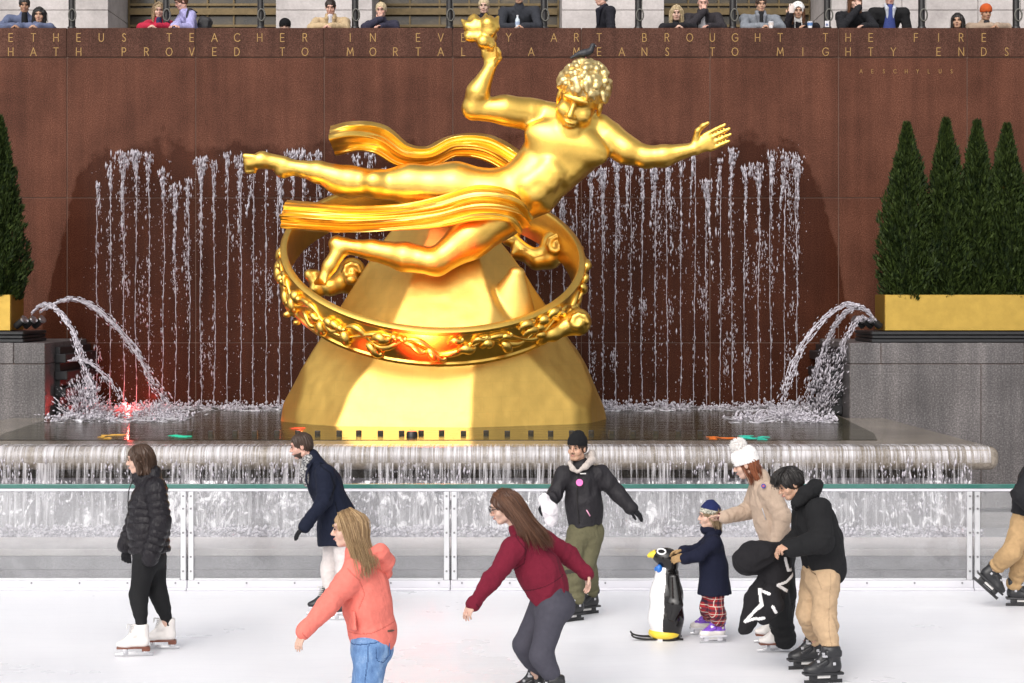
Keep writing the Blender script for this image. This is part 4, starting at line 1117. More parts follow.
# ================================================================ people
SK = {k: skinmat('skin_' + k, c) for k, c in (('fair', (.62, .40, .31)), ('warm', (.52, .31, .21)), ('tan', (.40, .22, .135)), ('pink', (.62, .36, .28)))}
M['eye'] = plain('dark_eye', (.03, .02, .015), .2); M['lip_rose'] = plain('rose_lips', (.42, .16, .14), .45)
HA = {'brown': hairmat('brown_hair', (.030, .016, .010), (.085, .045, .026)), 'blonde': hairmat('blonde_hair', (.16, .09, .04), (.46, .31, .16)),
      'chestnut': hairmat('chestnut_hair', (.05, .02, .010), (.16, .07, .035)), 'black': hairmat('black_hair', (.006, .005, .005), (.022, .018, .016)),
      'dark': hairmat('dark_brown_hair', (.016, .009, .006), (.05, .028, .018)), 'auburn': hairmat('auburn_hair', (.09, .025, .010), (.24, .075, .03)),
      'grey': hairmat('grey_hair', (.22, .20, .19), (.42, .40, .38)), 'ash': hairmat('ash_blonde_hair', (.15, .10, .055), (.36, .26, .15)), 'pale': hairmat('pale_blonde_hair', (.32, .24, .13), (.62, .50, .32))}
M['steel'] = plain('skate_blade_steel', (.62, .62, .64), .2, 1, .5, .08)
M['white_boot'] = plain('white_skate_leather', (.72, .68, .65), .35, 0, .5, .08, 14, .1)
M['brown_sole'] = plain('brown_skate_sole', (.16, .05, .028), .4, 0, .5, .15)
M['black_boot'] = plain('black_skate_shell', (.018, .018, .02), .38, 0, .5, .2, 14, .1)
M['grey_trim'] = plain('grey_buckle', (.42, .42, .44), .4)
M['lace'] = plain('pale_laces', (.66, .64, .62), .8)
M['purple_boot'] = plain('purple_skate_shell', (.20, .07, .52), .35)
M['black_glove'] = cloth('black_knit_glove', (.012, .012, .014), .9, .4, 20)

def folds(amp, fr, seed, st=(1, 1, 1)):
    st = np.array(st, float); Rm = euler(.5, .7, .3 * seed).T
    return lambda P: amp * (.55 * fbm(P * fr * st, seed, 3) + 1.4 * (np.abs(noise3((P @ Rm) * fr * A(.7, 1.9, .8), seed + 50)) - .35))
def person(label, D, px0, y0, group=None):
    p = W(px0, y0, D)
    t = thing('person', (p[0], p[1], p[2]), label, 'person', group)
    return t, (lambda px, py, w=0.0: W(px, py, D - w))
def foot_at(px, py):                                    # a point on the ice seen at this photo position
    return W(px, py, F * CZ / (py - HY))

def face(root, H, R, s, lips=True, glasses=False, brow=None):
    for q in (-1, 1):
        part(root, 'eye', [ico(H(q * .031, .089, .011), .0095 * s, 2, (1.25, .7, .75), R)], M['eye'])
        part(root, 'eyebrow', [tube([H(q * .017, .100, .031), H(q * .033, .097, .036), H(q * .048, .086, .031)], [.0035 * s, .0042 * s, .002 * s], 6)], brow or HA['dark'])
    if lips:
        part(root, 'lips', [tube([H(-.020, .091, -.058), H(-.008, .0985, -.057), H(0, .0985, -.0585), H(.008, .0985, -.057), H(.020, .091, -.058)], [.002 * s, .0058 * s, .006 * s, .0058 * s, .002 * s], 8)], M['lip_rose'])
    if glasses:
        gg = []
        for q in (-1, 1):
            a = np.linspace(0, 2 * pi, 17); gg.append(tube([H(q * .033 + .022 * cos(x), .108, .008 + .018 * sin(x)) for x in a], .0028 * s, 5))
            gg.append(tube([H(q * .055, .106, .012), H(q * .08, .02, .014), H(q * .082, -.01, .008)], .0028 * s, 5))
        part(root, 'glasses', gg, M['black_paint'], 60)

def body(root, skin, J, g=1.0, h=.0062, hands=(), legs=True, headR=None, hs=1.0, extra=None):
    """one continuous skin: head, neck, trunk, arms, hands, legs"""
    v = Vol(h); side = unit(J['sn'] - J['sf'])
    v.slab(J['ch'], J['wa'], side, (.13 * g, .085 * g), (.11 * g, .085 * g), .04); v.slab(J['wa'], J['pv'], side, (.11 * g, .085 * g), (.13 * g, .09 * g), .04)
    v.cone(J['sn'], J['sf'], .05 * g, .05 * g, .04); v.cone(J['ch'], J['nk'], .07 * g, .055 * g, .04)
    R = headR; H = add_head(v, J['hd'], R, hs)
    v.cone(J['nk'], H(0, -.022, -.055), .055 * g, .050 * hs, .025)
    for a in 'nf':
        if 'e' + a in J: v.chain([J['s' + a], J['e' + a], J['w' + a]], [.042 * g, .036 * g, .026 * g], .02)
        if legs and 'k' + a in J: v.chain([J['h' + a], J['k' + a], J['a' + a]], [.075 * g, .048 * g, .026 * g], .03)
    for hd_ in hands: add_hand(v, *hd_[:3], **hd_[3])
    if extra: extra(v)
    return part(root, 'body', [v.mesh()], skin), H

def strands(H, guides, n, r, jit, seed, tip=.25):
    """loose locks of hair following guide lines (head-local points)"""
    g = np.random.default_rng(seed); geos = []
    Gs = [spline([H(*p) for p in G], 12) for G in guides]
    for i in range(n):
        a = g.integers(0, len(Gs)); b = (a + 1) % len(Gs) if len(Gs) > 1 else a; f = g.random()
        P = Gs[a] * (1 - f) + Gs[b] * f
        t = np.linspace(0, 1, 12)[:, None]
        P = P + g.normal(0, jit, 3) * (.35 + t) + np.sin(t * (4 + 3 * g.random()) + g.random() * 6) * g.normal(0, jit * .5, 3) * t
        k = int(8 + 4 * g.random()); P = P[:k]
        geos.append(tube(P, r * (1 - (1 - tip) * np.linspace(0, 1, k)) * (.6 + .8 * g.random()), 5))
    return geos
def hair_cap(H, R, s, vol=1.0, fringe=.5, low=-.06, h=.006, curtain=None, seed=1, face=1.0):
    v = Vol(h)
    c = np.array((.084, .103, .090)) * vol
    v.ell(H(0, -.018, .036), c * s, R, .02)
    v.ell(H(0, -.055, -.012), np.array((.072, .058, .065)) * vol * s, R, .03)
    if curtain: curtain(v, H, s)
    v.ell(H(0, .125, -.045 - .03 * fringe + .02), np.array((.074 * face, .088, .10)) * s, R, .012, op='sub')
    if low > -.5: v.cut(H(0, 0, low), -R[:, 2], .01)
    sd = seed
    def bump(P):
        q = (P - np.array(H(0, 0, 0))) @ R / s
        a = np.arctan2(q[:, 0], q[:, 1] + .02) * 9
        return -.0045 * s * np.sin(a * 2.3 + 3 * noise3(q * 30, sd)) - .004 * s * noise3(q * A(60, 60, 14), sd + 1)
    v.bump(bump); return v.mesh()

def skate(root, foot, fwd, style='white', s=1.0, pitch=0.0, lean=0.0):
    f = unit(A(fwd[0], fwd[1], 0)); l = np.cross(A(0, 0, 1), f); u = A(0, 0, 1)
    f, u = f * cos(pitch) + u * sin(pitch), u * cos(pitch) - f * sin(pitch)
    l, u = l * cos(lean) + u * sin(lean), u * cos(lean) - l * sin(lean)
    R = np.stack([f, l, u], 1); T = lambda *q: np.array(foot) + R @ (np.array(q) * s)
    chunky = style in ('rental', 'kid')
    gr = .008 if chunky else 0
    v = Vol(.0052)
    v.slab(T(-.045, 0, .115), T(.10, 0, .108), l, ((.036 + gr) * s, (.042 + gr) * s), ((.043 + gr) * s, (.036 + gr) * s), .03 * s)
    v.ell(T(.135, 0, .103), np.array((.062, .043 + gr, .033 + gr)) * s, R, .03 * s)
    v.slab(T(-.03, 0, .13), T(-.020, 0, .245), l, ((.038 + gr) * s, (.050 + gr) * s), ((.047 + gr) * s, (.060 + gr) * s), .03 * s)
    v.cone(T(.03, 0, .19), T(.036, 0, .270), .028 * s, .024 * s, .015 * s)
    v.cone(T(.12, 0, .12), T(.04, 0, .20), .024 * s, .03 * s, .03 * s)
    v.cut(T(0, 0, .272), u, .012); v.cut(T(0, 0, .080), -u, .004)
    if chunky:
        v.bx(T(-.02, 0, .222), A(.066, .056, .030) * s, R, .02 * s, .008); v.bx(T(.06, 0, .150), A(.045, .053, .018) * s, R @ euler(0, .5, 0), .012 * s, .006)
    bm_ = {'white': M['white_boot'], 'rental': M['black_boot'], 'laced': M['black_boot'], 'kid': M['white_boot']}[style]
    so = {'white': M['brown_sole'], 'rental': M['black_boot'], 'laced': M['white_plastic'], 'kid': M['white_plastic']}[style]
    mats = [bm_, M['purple_boot']]
    b = part(root, 'skate', [v.mesh()], mats)
    if style == 'kid':
        fo = np.array(foot)
        paint(b, lambda c: ((c - fo) @ u > .135 * s) & (fbm(c * 22, 3, 2) > -.38), 1)
    g_ = [box(T(0, 0, 0), T(0, 0, 0) + 1e-3)][:0]
    def bx(c, hs, bev=.004):
        V, Fc = box(-np.array(hs) * s, np.array(hs) * s, bev * s, 2); return V @ R.T + T(*c), Fc
    if chunky:
        part(b, 'sole', [bx((.048, 0, .074), (.150, .044, .010), .006), bx((.045, 0, .050), (.105, .018, .020), .008), bx((-.03, 0, .045), (.03, .022, .022), .006), bx((.125, 0, .045), (.025, .022, .022), .006)], so, 40)
        part(b, 'side_panel', [bx((.048, q * .0195, .052), (.050, .004, .011), .003) for q in (-1, 1)], M['lace'], 40)
        part(b, 'blade', [bx((.045, 0, .014), (.148, .0025, .014), .001)], M['black_boot'] if style == 'rental' else M['steel'], 40)
        part(b, 'buckle', [bx((.048, q * .040, .205), (.018, .014, .008), .004) for q in (-1, 1)] + [bx((.052, 0, .220), (.010, .038, .009), .004), bx((.092, 0, .165), (.010, .036, .009), .004)] + [bx((-.02, q * .0555, .15), (.011, .004, .011), .003) for q in (-1, 1)], M['grey_trim'] if style == 'rental' else M['purple_boot'], 40)
    else:
        part(b, 'sole', [bx((.055, 0, .074), (.135, .036, .009), .006), bx((-.055, 0, .060), (.034, .030, .018), .005)], so, 40)
        part(b, 'blade', [bx((.045, 0, .013), (.160, .0025, .013), .001), bx((-.055, 0, .032), (.022, .010, .014), .003), bx((.115, 0, .042), (.020, .010, .028), .003), bx((.045, 0, .030), (.11, .003, .006), .001)], M['steel'], 40)
        lg = []
        for k in range(7):
            z = .150 + .018 * k; x = lerp(.094, .066, k / 6)
            lg.append(tube([T(x - .025, -.034, z), T(x + .006, -.012, z + .008), T(x + .006, .012, z + .002), T(x - .025, .034, z + .010)], .0035 * s, 5))
        for q in (-1, 1): lg.append(tube([T(.07, 0, .262), T(.10, q * .025, .272), T(.105, q * .03, .235)], .0035 * s, 5))
        part(b, 'laces', lg, M['lace'], 60)
    return T(-.022, 0, .150), T(-.022, 0, .215)

def sleeves(v, J, r, k=.035, sides='nf', mod=None, cuff=0):
    for a in sides:
        m1 = mod or (lambda t, L: .006 * np.sin(t * L / .055 * 6.283 + 1) * t ** 3); m2 = mod or (lambda t, L: .0055 * np.sin(t * L / .05 * 6.283) * (np.abs(t - .45) * 1.6) ** 1.5)
        v.cone(J['s' + a], J['e' + a], r[0], r[1], k, m1); v.cone(J['e' + a], J['w' + a], r[1], r[2], k * .7, m2)
        if cuff: v.cone(lerp(J['e' + a], J['w' + a], .93), J['w' + a] + unit(J['w' + a] - J['e' + a]) * .012, r[2] + cuff, r[2] + cuff * .6, .008)
def top(J, rc, rw, rh, rs, rarm, h=.0068, mod=None, k=.05, cuff=0.004, neck=.0, sides='nf'):
    v = Vol(h); side = unit(J['sn'] - J['sf'])
    v.slab(J['ch'], J['wa'], side, rc, rw, k, mod=mod); v.slab(J['wa'], J['hm'], side, rw, rh, k, mod=mod)
    v.cone(J['sn'], J['sf'], rs, rs, .06); v.cone(lerp(J['sn'], J['sf'], .5), J['nk'], rs, .062 + neck, .05)
    v.cut(J['hm'], J['hm'] - J['wa'], .015)
    sleeves(v, J, rarm, mod=mod, cuff=cuff, sides=sides); return v
def trousers(J, rp, rl, h=.0068, k=.04, seed=3, amp=.004, side=None, fr=9):
    v = Vol(h); side = unit(J['hn'] - J['hf']) if side is None else side
    v.slab(J['pv'] + unit(J['wa'] - J['pv']) * .05, lerp(J['hn'], J['hf'], .5), side, rp, (rp[0] * .95, rp[1]), .05)
    for a in 'nf':
        v.cone(J['h' + a], J['k' + a], rl[0], rl[1], k); v.cone(J['k' + a], J['c' + a], rl[1], rl[2], k, lambda t, L: amp * (.9 * np.sin(t * L / .075 * 6.283) * t ** 2 + .5 * np.sin(t * L / .06 * 6.283) * (1 - t) ** 3))
        v.cone(lerp(J['k' + a], J['c' + a], .25), lerp(J['k' + a], J['c' + a], .5), rl[1] * .97, (rl[1] + rl[2]) * .5, .04)
    v.bump(folds(amp, fr, seed, (1, 1, 1.8))); return v
def quilt(period, a): return lambda t, L: a * (np.abs(np.sin(pi * t * L / period)) ** .6 - .5)
def glove(root, w, d, n, mat=None, **kw):
    v = Vol(.0052); d = unit(d); v.cone(np.array(w) - d * .035, np.array(w) + d * .015, .034, .033, .01); add_hand(v, w, d, n, grow=.003, **kw); return part(root, 'glove', [v.mesh()], mat or M['black_glove'])
def px_paint(o, D, poly, wpx, idx, front=True):         # strip of a second material along a line on the garment's surface
    pts = [((x - HX) * D / F, CZ - (y - HY) * D / F) for x, y in poly]
    paint(o, lambda c: (seg_dist(c[:, 0], c[:, 2], pts) < wpx * D / F) & ((c[:, 1] < D + .02) if front else True), idx)

# ---------------------------------------------------------------- 1 woman in black puffer jacket
t, P = person('woman in a black quilted puffer jacket and black leggings gliding left on white figure skates', 15.75, 145, 652)
an, cn = skate(t, foot_at(139.5, 656), (-1, -.13), 'white'); af, cf = skate(t, foot_at(166, 649), (-1, -.05), 'white')
J = dict(hd=P(139.5, 459.5), nk=P(150, 479), sn=P(156, 488, .16), sf=P(147, 488, -.16), en=P(161, 522, .22), wn=P(150.5, 557, .20), ef=P(136, 520, -.20), wf=P(126.5, 544, -.16),
         ch=P(149, 500), wa=P(148.5, 524), hm=P(149.5, 552), pv=P(150, 546), hn=P(146, 558, .085), hf=P(153.5, 558, -.085), kn=P(138.5, 594, .08), kf=P(157.5, 592, -.08), an=an, af=af, cn=cn, cf=cf)
R = head_R((-1, -.10, -.16), (-.05, 0, 1))
b, H = body(t, SK['fair'], J, headR=R)
face(t, H, R, 1)
v = top(J, (.185, .165), (.185, .168), (.195, .172), .085, (.088, .082, .070), mod=quilt(.062, .016), neck=.02)
v.cone(P(138, 476), P(154, 472), .055, .062, .03); v.cone(P(139, 480), P(153, 480), .06, .07, .03); v.bump(folds(.005, 14, 4))
o = part(t, 'jacket', [v.mesh()], [cloth('black_puffer_nylon', (.014, .012, .015), .36, .6, 26, .05), M['black_paint']])
part(o, 'zip', [tube(spline([P(134, 478, .05), P(128.6, 492, .05), P(128.2, 515, .05), P(128.6, 548, .05)], 20), .005, 6)], M['black_paint'])
v = trousers(J, (.145, .125), (.112, .073, .040)); part(t, 'leggings', [v.mesh()], cloth('black_leggings', (.010, .010, .011), .8, .25))
glove(t, J['wf'] + A(0, 0, -.03), A(-.05, 0, -1), A(0, 1, 0), curl=.7)
def bob(v, H, s):
    v.slab(H(0, -.045, .03), H(0, -.050, -.112), H(1, 0, 0) - H(0, 0, 0), (.088, .066), (.090, .062), .03)
    for q in (-1, 1): v.cone(H(q * .074, .030, .045), H(q * .080, .008, -.105), .022, .026, .02)
hc_ = [hair_cap(H, R, 1, 1.06, .3, -9, curtain=bob, seed=2)]
gs = [[(q * .05, .03, .12), (q * .085, .03, .05), (q * .092, .01, -.04), (q * .088, .005, -.125)] for q in (1, -1)] + [[(0, -.06, .12), (q * .07, -.11, .05), (q * .07, -.118, -.04), (q * .06, -.105, -.12)] for q in (-1, 1)]
part(t, 'hair', hc_ + strands(H, gs, 420, .003, .010, 2), HA['brown'])

# ---------------------------------------------------------------- 2 man in navy coat
t, P = person('bearded man in a navy coat and white trousers leaning forward beside the barrier', 17.6, 335, 617)
an, cn = skate(t, foot_at(349, 620), (-1, -.05), 'laced'); af, cf = skate(t, foot_at(328, 614.5), (-1, -.15), 'laced')
J = dict(hd=P(301, 446), nk=P(312, 463), sn=P(325, 474, .19), sf=P(318, 474, -.19), en=P(324.5, 500, .25), wn=P(305, 526, .30), ef=P(330, 500, -.25), wf=P(328, 524, -.22),
         ch=P(325, 484), wa=P(333, 508), hm=P(338, 544), pv=P(338, 526), hn=P(341, 533, .085), hf=P(336, 533, -.085), kn=P(345, 570, .08), kf=P(330, 568, -.08), an=an, af=af, cn=cn, cf=cf)
R = head_R((-1, -.12, -.26), (-.1, 0, 1))
b, H = body(t, SK['pink'], J, headR=R)
face(t, H, R, 1)
v = top(J, (.20, .165), (.185, .155), (.22, .195), .088, (.085, .075, .058), neck=.02)
v.cone(P(318, 466), P(312, 456, -.02), .085, .07, .03); v.cone(P(336, 500), P(346, 512), .10, .09, .05); v.bump(folds(.009, 7, 14))
o = part(t, 'coat', [v.mesh()], [cloth('navy_wool', (.007, .010, .024), .85, .5, 9, .3), cloth('navy_seam', (.002, .003, .008), .9)])
for poly in ([(321, 462), (333, 470), (337, 484), (333, 497)], [(337, 500), (342, 520), (344, 543)], [(301, 522), (308, 529)]): px_paint(o, 17.6, poly, .6, 1)
part(o, 'lapel', [box(P(0, 0), P(0, 0) + 1e-3)][:0] + [tube(spline([P(311, 462, .10), P(306, 478, .13), P(312, 496, .14)], 12), np.linspace(.022, .008, 12), 8, flat=.5)], cloth('navy_lapel', (.006, .008, .02), .85))
v = Vol(.006); v.cone(P(309, 460, .02), P(316, 462, -.02), .068, .072, .02); v.chain([P(306, 462, .03), P(304.5, 472, .03), P(307, 484, .05)], [.04, .045, .03], .02); v.bump(folds(.008, 25, 3))
def speck(name, c1, c2, sc):
    m, nt, b_ = new_mat(name); nt.links.new(ramp(nt, noise(nt, coords(nt), sc, 3, .6), [(.42, c1), (.58, c2)]), b_.inputs['Base Color']); b_.inputs['Roughness'].default_value = .95; return m
part(t, 'scarf', [v.mesh()], speck('grey_patterned_scarf', (.05, .05, .055), (.45, .44, .43), 70))
v = trousers(J, (.15, .13), (.105, .082, .062), amp=.007, fr=12); part(t, 'trousers', [v.mesh()], cloth('white_chinos', (.66, .60, .58), .85, .5))
glove(t, J['wn'], P(294, 537, .32) - J['wn'], A(.3, .2, -1), curl=.35, thumb=-1); glove(t, J['wf'], A(-.1, 0, -1), A(0, 1, 0), curl=.6)
part(t, 'hair', [hair_cap(H, R, 1, 1.02, -.25, -.07, seed=5)], HA['dark'])
v = Vol(.0055); v.ell(H(0, .030, -.060), A(.064, .066, .060), R, .01); v.ell(H(0, .05, -.012), A(.09, .075, .055), R, .015, op='sub'); v.ell(H(0, .10, -.057), A(.022, .04, .012), R, .006, op='sub')
part(t, 'beard', [v.mesh()], HA['dark'])

# ---------------------------------------------------------------- 3 woman in coral hoodie
t, P = person('blonde long haired woman in a coral hoodie and blue jeans, nearest the camera', 12.4, 368, 745)
an, cn = skate(t, foot_at(374, 753), (-1, -.1), 'rental'); af, cf = skate(t, foot_at(366, 744), (-1, -.05), 'rental')
J = dict(hd=P(348, 529), nk=P(357, 552), sn=P(356, 570, .16), sf=P(362, 569, -.16), en=P(332.5, 601, .23), wn=P(306, 630, .27), ef=P(375, 604, -.23), wf=P(372, 628, -.18),
         ch=P(367, 585), wa=P(368, 608), hm=P(373, 634), pv=P(373, 638), hn=P(371, 648, .085), hf=P(373, 648, -.085), kn=P(367, 699, .09), kf=P(364, 694, -.09), an=an, af=af, cn=cn, cf=cf)
R = head_R((-1, -.08, -.10), (-.06, 0, 1))
dh = P(296, 647, .30) - J['wn']
b, H = body(t, SK['fair'], J, headR=R, hands=[(J['wn'], dh, A(.6, .5, -.2), dict(curl=.45, thumb=-1, s=.95)), (J['wf'], A(-.1, 0, -1), A(0, 1, 0), dict(curl=.5))])
face(t, H, R, 1, brow=HA['blonde'])
v = top(J, (.19, .150), (.185, .150), (.175, .155), .080, (.086, .074, .054), cuff=.007, neck=.012)
v.slab(lerp(J['wa'], J['hm'], .84), J['hm'], J['sn'] - J['sf'], (.182, .162), (.178, .158), .012)
v.bump(folds(.014, 6, 24, (1, 1, 1.4)))
coral = cloth('coral_fleece', (.72, .185, .145), .92, .55, 9, .25)
o = part(t, 'hoodie', [v.mesh()], [coral, cloth('coral_seam', (.54, .12, .095), .95)])
for poly in ([(351, 563), (362, 574), (367, 590), (361, 604)], [(350, 629.5), (372, 629), (395, 620)], [(308, 624), (316, 635)]): px_paint(o, 12.4, poly, .55, 1)
v = Vol(.006)                                            # hood lying on the back
a = np.linspace(-.3, 1.15 * pi, 12)
v.chain([P(372 + 12.5 * cos(x) , 562 - 12 * sin(x) - 3, .13 - .05 * i) for i, x in enumerate(a[::-1])][:1] + [P(368, 557, .12), P(380, 552, .08), P(386, 561, 0), P(384, 571, -.05), P(377, 566, -.10)], [.03, .045, .05, .052, .05, .045], .03)
v.cone(P(362, 560, .10), P(374, 566, .0), .05, .07, .04); v.bump(folds(.008, 18, 31)); part(o, 'hood', [v.mesh()], coral)
v = Vol(.006); v.slab(P(352, 612, .13), P(353, 628, .14), A(.3, -.9, 0), (.075, .02), (.085, .02), .01); v.bump(folds(.004, 18, 9)); part(o, 'pocket', [v.mesh()], coral)
v = trousers(J, (.15, .145), (.122, .088, .06), amp=.006, fr=11)
def denim():
    m, nt, b_ = new_mat('washed_blue_denim'); f = noise(nt, coords(nt, (1, 1, .6)), 9, 5, .65); f2 = noise(nt, coords(nt), 300, 2)
    nt.links.new(ramp(nt, mathn(nt, 'ADD', mathn(nt, 'MULTIPLY', f, .8), mathn(nt, 'MULTIPLY', f2, .2)), [(.32, (.05, .115, .26)), (.5, (.135, .25, .46)), (.66, (.36, .49, .66))]), b_.inputs['Base Color'])
    b_.inputs['Roughness'].default_value = .85; bumpn(nt, b_, f, .5, .03); return m
o = part(t, 'jeans', [v.mesh()], [denim(), cloth('denim_stitching', (.035, .08, .19), .9)])
for poly in ([(371, 638), (370, 655), (365, 690)], [(378, 642), (379, 655), (385, 658), (391, 652), (390, 636)], [(352, 641), (394, 635)]): px_paint(o, 12.4, poly, .5, 1)
part(o, 'belt', [tube([P(387, 631, .13), P(391, 630.5, .09), P(393, 630, .04)], [.016, .018, .016], 8, flat=.5)], plain('brown_belt', (.09, .05, .03), .5))
part(o, 'back_pocket', [rot(box(P(384, 642, .125) - A(.032, .004, .075), P(384, 642, .125) + A(.032, .006, .045), .004)[0], euler(0, .1, radians(40)), P(384, 642, .125)) if False else box(P(384, 642, .10) - A(.03, .02, .07), P(384, 642, .10) + A(.03, .02, .04), .012)[0]][:0] and [] or [tube([P(378, 641, .150), P(378, 656, .155), P(384, 659, .145), P(390, 655, .115), P(389, 640, .12)], .004, 5)], cloth('denim_seam', (.05, .12, .28), .9))
hg = [hair_cap(H, R, 1, 1.05, .1, -9, seed=7, curtain=lambda v, H, s: (v.slab(H(0, -.06, .03), H(0, -.085, -.17), H(1, 0, 0) - H(0, 0, 0), (.080, .055), (.085, .04), .03), v.cone(H(-.070, .025, .03), H(-.088, -.03, -.22), .022, .020, .02)))]
X_ = lambda px, py, w: (np.array(P(px, py, w)) - J['hd']) @ R
gs = [[(-.03, .05, .115), (-.086, .03, .05), X_(349, 543, .12), X_(355, 560, .22), X_(361, 583, .275)], [(-.02, 0, .13), (-.09, -.03, .05), X_(357, 543, .13), X_(363, 562, .22), X_(366, 584, .26)],
      [(0, -.03, .13), (-.07, -.10, .05), X_(364, 543, .10), X_(369, 560, .19), X_(372, 580, .22)], [(0, -.03, .13), (0, -.13, .05), X_(367, 541, .03), X_(374, 556, .13), X_(376, 572, .18)]]
part(t, 'hair', hg + strands(H, gs, 900, .0030, .013, 12), HA['blonde'])

# ---------------------------------------------------------------- 4 woman in maroon sweatshirt
t, P = person('woman in glasses, maroon sweatshirt and grey leggings bending forward with arms out', 13.6, 545, 706)
an, cn = skate(t, foot_at(553, 712), (-1, -.12), 'rental'); af, cf = skate(t, foot_at(536, 702), (-1, -.05), 'rental')
J = dict(hd=P(504, 507), nk=P(519, 529), sn=P(514, 548, .17), sf=P(541, 539, -.14), en=P(493, 578, .26), wn=P(475, 603, .30), ef=P(568, 556, -.24), wf=P(586, 573, -.20),
         ch=P(528, 553), wa=P(540, 572), hm=P(549, 592), pv=P(551, 597), hn=P(553, 609, .085), hf=P(545, 607, -.085), kn=P(541, 655, .10), kf=P(524, 645, -.09), an=an, af=af, cn=cn, cf=cf)
R = head_R((-1, -.14, -.34), (-.28, 0, 1))
b, H = body(t, SK['fair'], J, headR=R, hands=[(J['wn'], P(467, 613, .34) - J['wn'], A(.3, .5, -1), dict(curl=.7, thumb=-1, s=.95)), (J['wf'], P(590, 592, -.18) - J['wf'], A(-.6, -.3, -.2), dict(curl=.5, thumb=-1, s=.98, spread=.05))])
face(t, H, R, 1, glasses=True)
v = top(J, (.17, .145), (.172, .152), (.165, .142), .080, (.082, .070, .050), cuff=.007, neck=.014)
v.slab(lerp(J['wa'], J['hm'], .75), J['hm'], J['sn'] - J['sf'], (.172, .15), (.166, .142), .012); v.bump(folds(.016, 6, 44, (1.2, 1, 1)))
maroon = cloth('maroon_fleece', (.150, .010, .026), .92, .6, 9, .25); o = part(t, 'sweatshirt', [v.mesh()], [maroon, cloth('maroon_seam', (.075, .005, .013), .95)])
for poly in ([(516, 533), (526, 546), (524, 560), (514, 568)], [(524, 589), (545, 583), (563, 574)], [(477, 596), (483, 604)], [(580, 571), (585, 564)]): px_paint(o, 13.6, poly, .55, 1)
v = trousers(J, (.150, .130), (.122, .080, .052), amp=.003); v.ell(P(562, 606, 0), (.10, .14, .11), None, .05)
part(t, 'leggings', [v.mesh()], cloth('charcoal_leggings', (.060, .058, .075), .85, .25, 12))
X_ = lambda px, py, w: (np.array(P(px, py, w)) - J['hd']) @ R
hg = [hair_cap(H, R, 1, 1.05, .1, -9, seed=9, curtain=lambda v, H, s: v.cone(H(-.068, .03, .03), H(-.085, -.03, -.12), .022, .016, .02))]
gs = [[(-.03, .05, .115), (-.085, .02, .05), X_(513, 520, .13), X_(520, 536, .18), X_(519, 556, .20)], [(0, 0, .13), (-.085, -.04, .05), X_(524, 520, .13), X_(537, 538, .17), X_(548, 555, .17)],
      [(0, -.02, .13), (-.04, -.12, .05), X_(532, 519, .05), X_(545, 535, .08), X_(555, 553, .10)], [(0, -.02, .13), (.03, -.12, .05), X_(531, 519, -.02), X_(545, 533, .0), X_(553, 550, .05)]]
part(t, 'hair', hg + strands(H, gs, 900, .0030, .012, 13), HA['chestnut'])

# ---------------------------------------------------------------- 5 man in black jacket and beanie
t, P = person('man in a black winter jacket with a pink badge, black beanie and olive trousers', 17.4, 582, 617)
an, cn = skate(t, foot_at(575, 621), (-.8, -.55), 'rental'); af, cf = skate(t, foot_at(590, 614), (-.75, -.5), 'rental')
J = dict(hd=P(577, 448, .02), nk=P(581, 466), sn=P(564, 475, .04), sf=P(600, 474, -.02), en=P(556, 493, .08), wn=P(549.5, 503, .24), ef=P(617, 493, -.02), wf=P(631, 508, .04),
         ch=P(582, 487), wa=P(584, 505), hm=P(586, 525), pv=P(586, 520), hn=P(578.5, 532, .03), hf=P(593.5, 532, -.03), kn=P(571.5, 563, .10), kf=P(586, 562, .02), an=an, af=af, cn=cn, cf=cf)
R = head_R((-.48, -.87, -.08), (.04, 0, 1))
b, H = body(t, SK['warm'], J, headR=R)
face(t, H, R, 1); part(t, 'moustache', [tube([H(-.024, .092, -.046), H(0, .102, -.041), H(.024, .092, -.046)], [.0015, .0032, .0015], 6)], HA['brown'])
v = top(J, (.165, .135), (.172, .140), (.168, .140), .085, (.085, .075, .058), cuff=.004, neck=.02, mod=quilt(.17, .006)); v.bump(folds(.011, 8, 54))
bj = cloth('black_jacket_nylon', (.020, .018, .021), .6, .5, 14, .1)
o = part(t, 'jacket', [v.mesh()], bj)
def disc(parent, name, c, n, r, mat, th=.006):
    n = unit(n); c = np.array(c); part(parent, name, [tube([c - n * th, c + n * th], [r, r], 24)], mat, 40)
disc(o, 'badge', P(579.5, 482.5, .155), A(-.1, -1, .1), .033, plain('pink_badge', (.80, .16, .45), .5))
part(o, 'tag', [tube([P(586.5, 510, .165), P(590, 516, .160)], [.016, .018], 8, flat=.4)], plain('pink_white_tag', (.75, .35, .5), .5))
part(o, 'chest_mark', [box(P(580, 474.2, .15), P(586, 473, .14), .001)], M['lace'], sm=False)
part(o, 'zip', [tube([P(577, 472, .14), P(577, 490, .150), P(577.5, 508, .152), P(579, 523, .148)], .006, 6)], M['black_paint'])
v = Vol(.006)
a = np.linspace(radians(-215), radians(35), 14)
v.chain([P(569.5, 463, .10), P(572.5, 468.5, .145), P(577, 472, .15)], [.018, .022, .015], .02); v.chain([P(592, 453, -.04), P(592, 460, .04), P(586, 466, .12), P(579, 471, .145)], [.034, .036, .030, .016], .02); v.chain([P(570, 463, .08), P(571, 463, .0)], [.02, .03], .02)
v.cone(P(590, 457, -.06), P(580, 461, -.10), .045, .05, .03); v.bump(folds(.004, 25, 6))
part(t, 'hood_collar', [v.mesh()], cloth('oatmeal_fleece', (.50, .44, .40), .95, .5, 14))
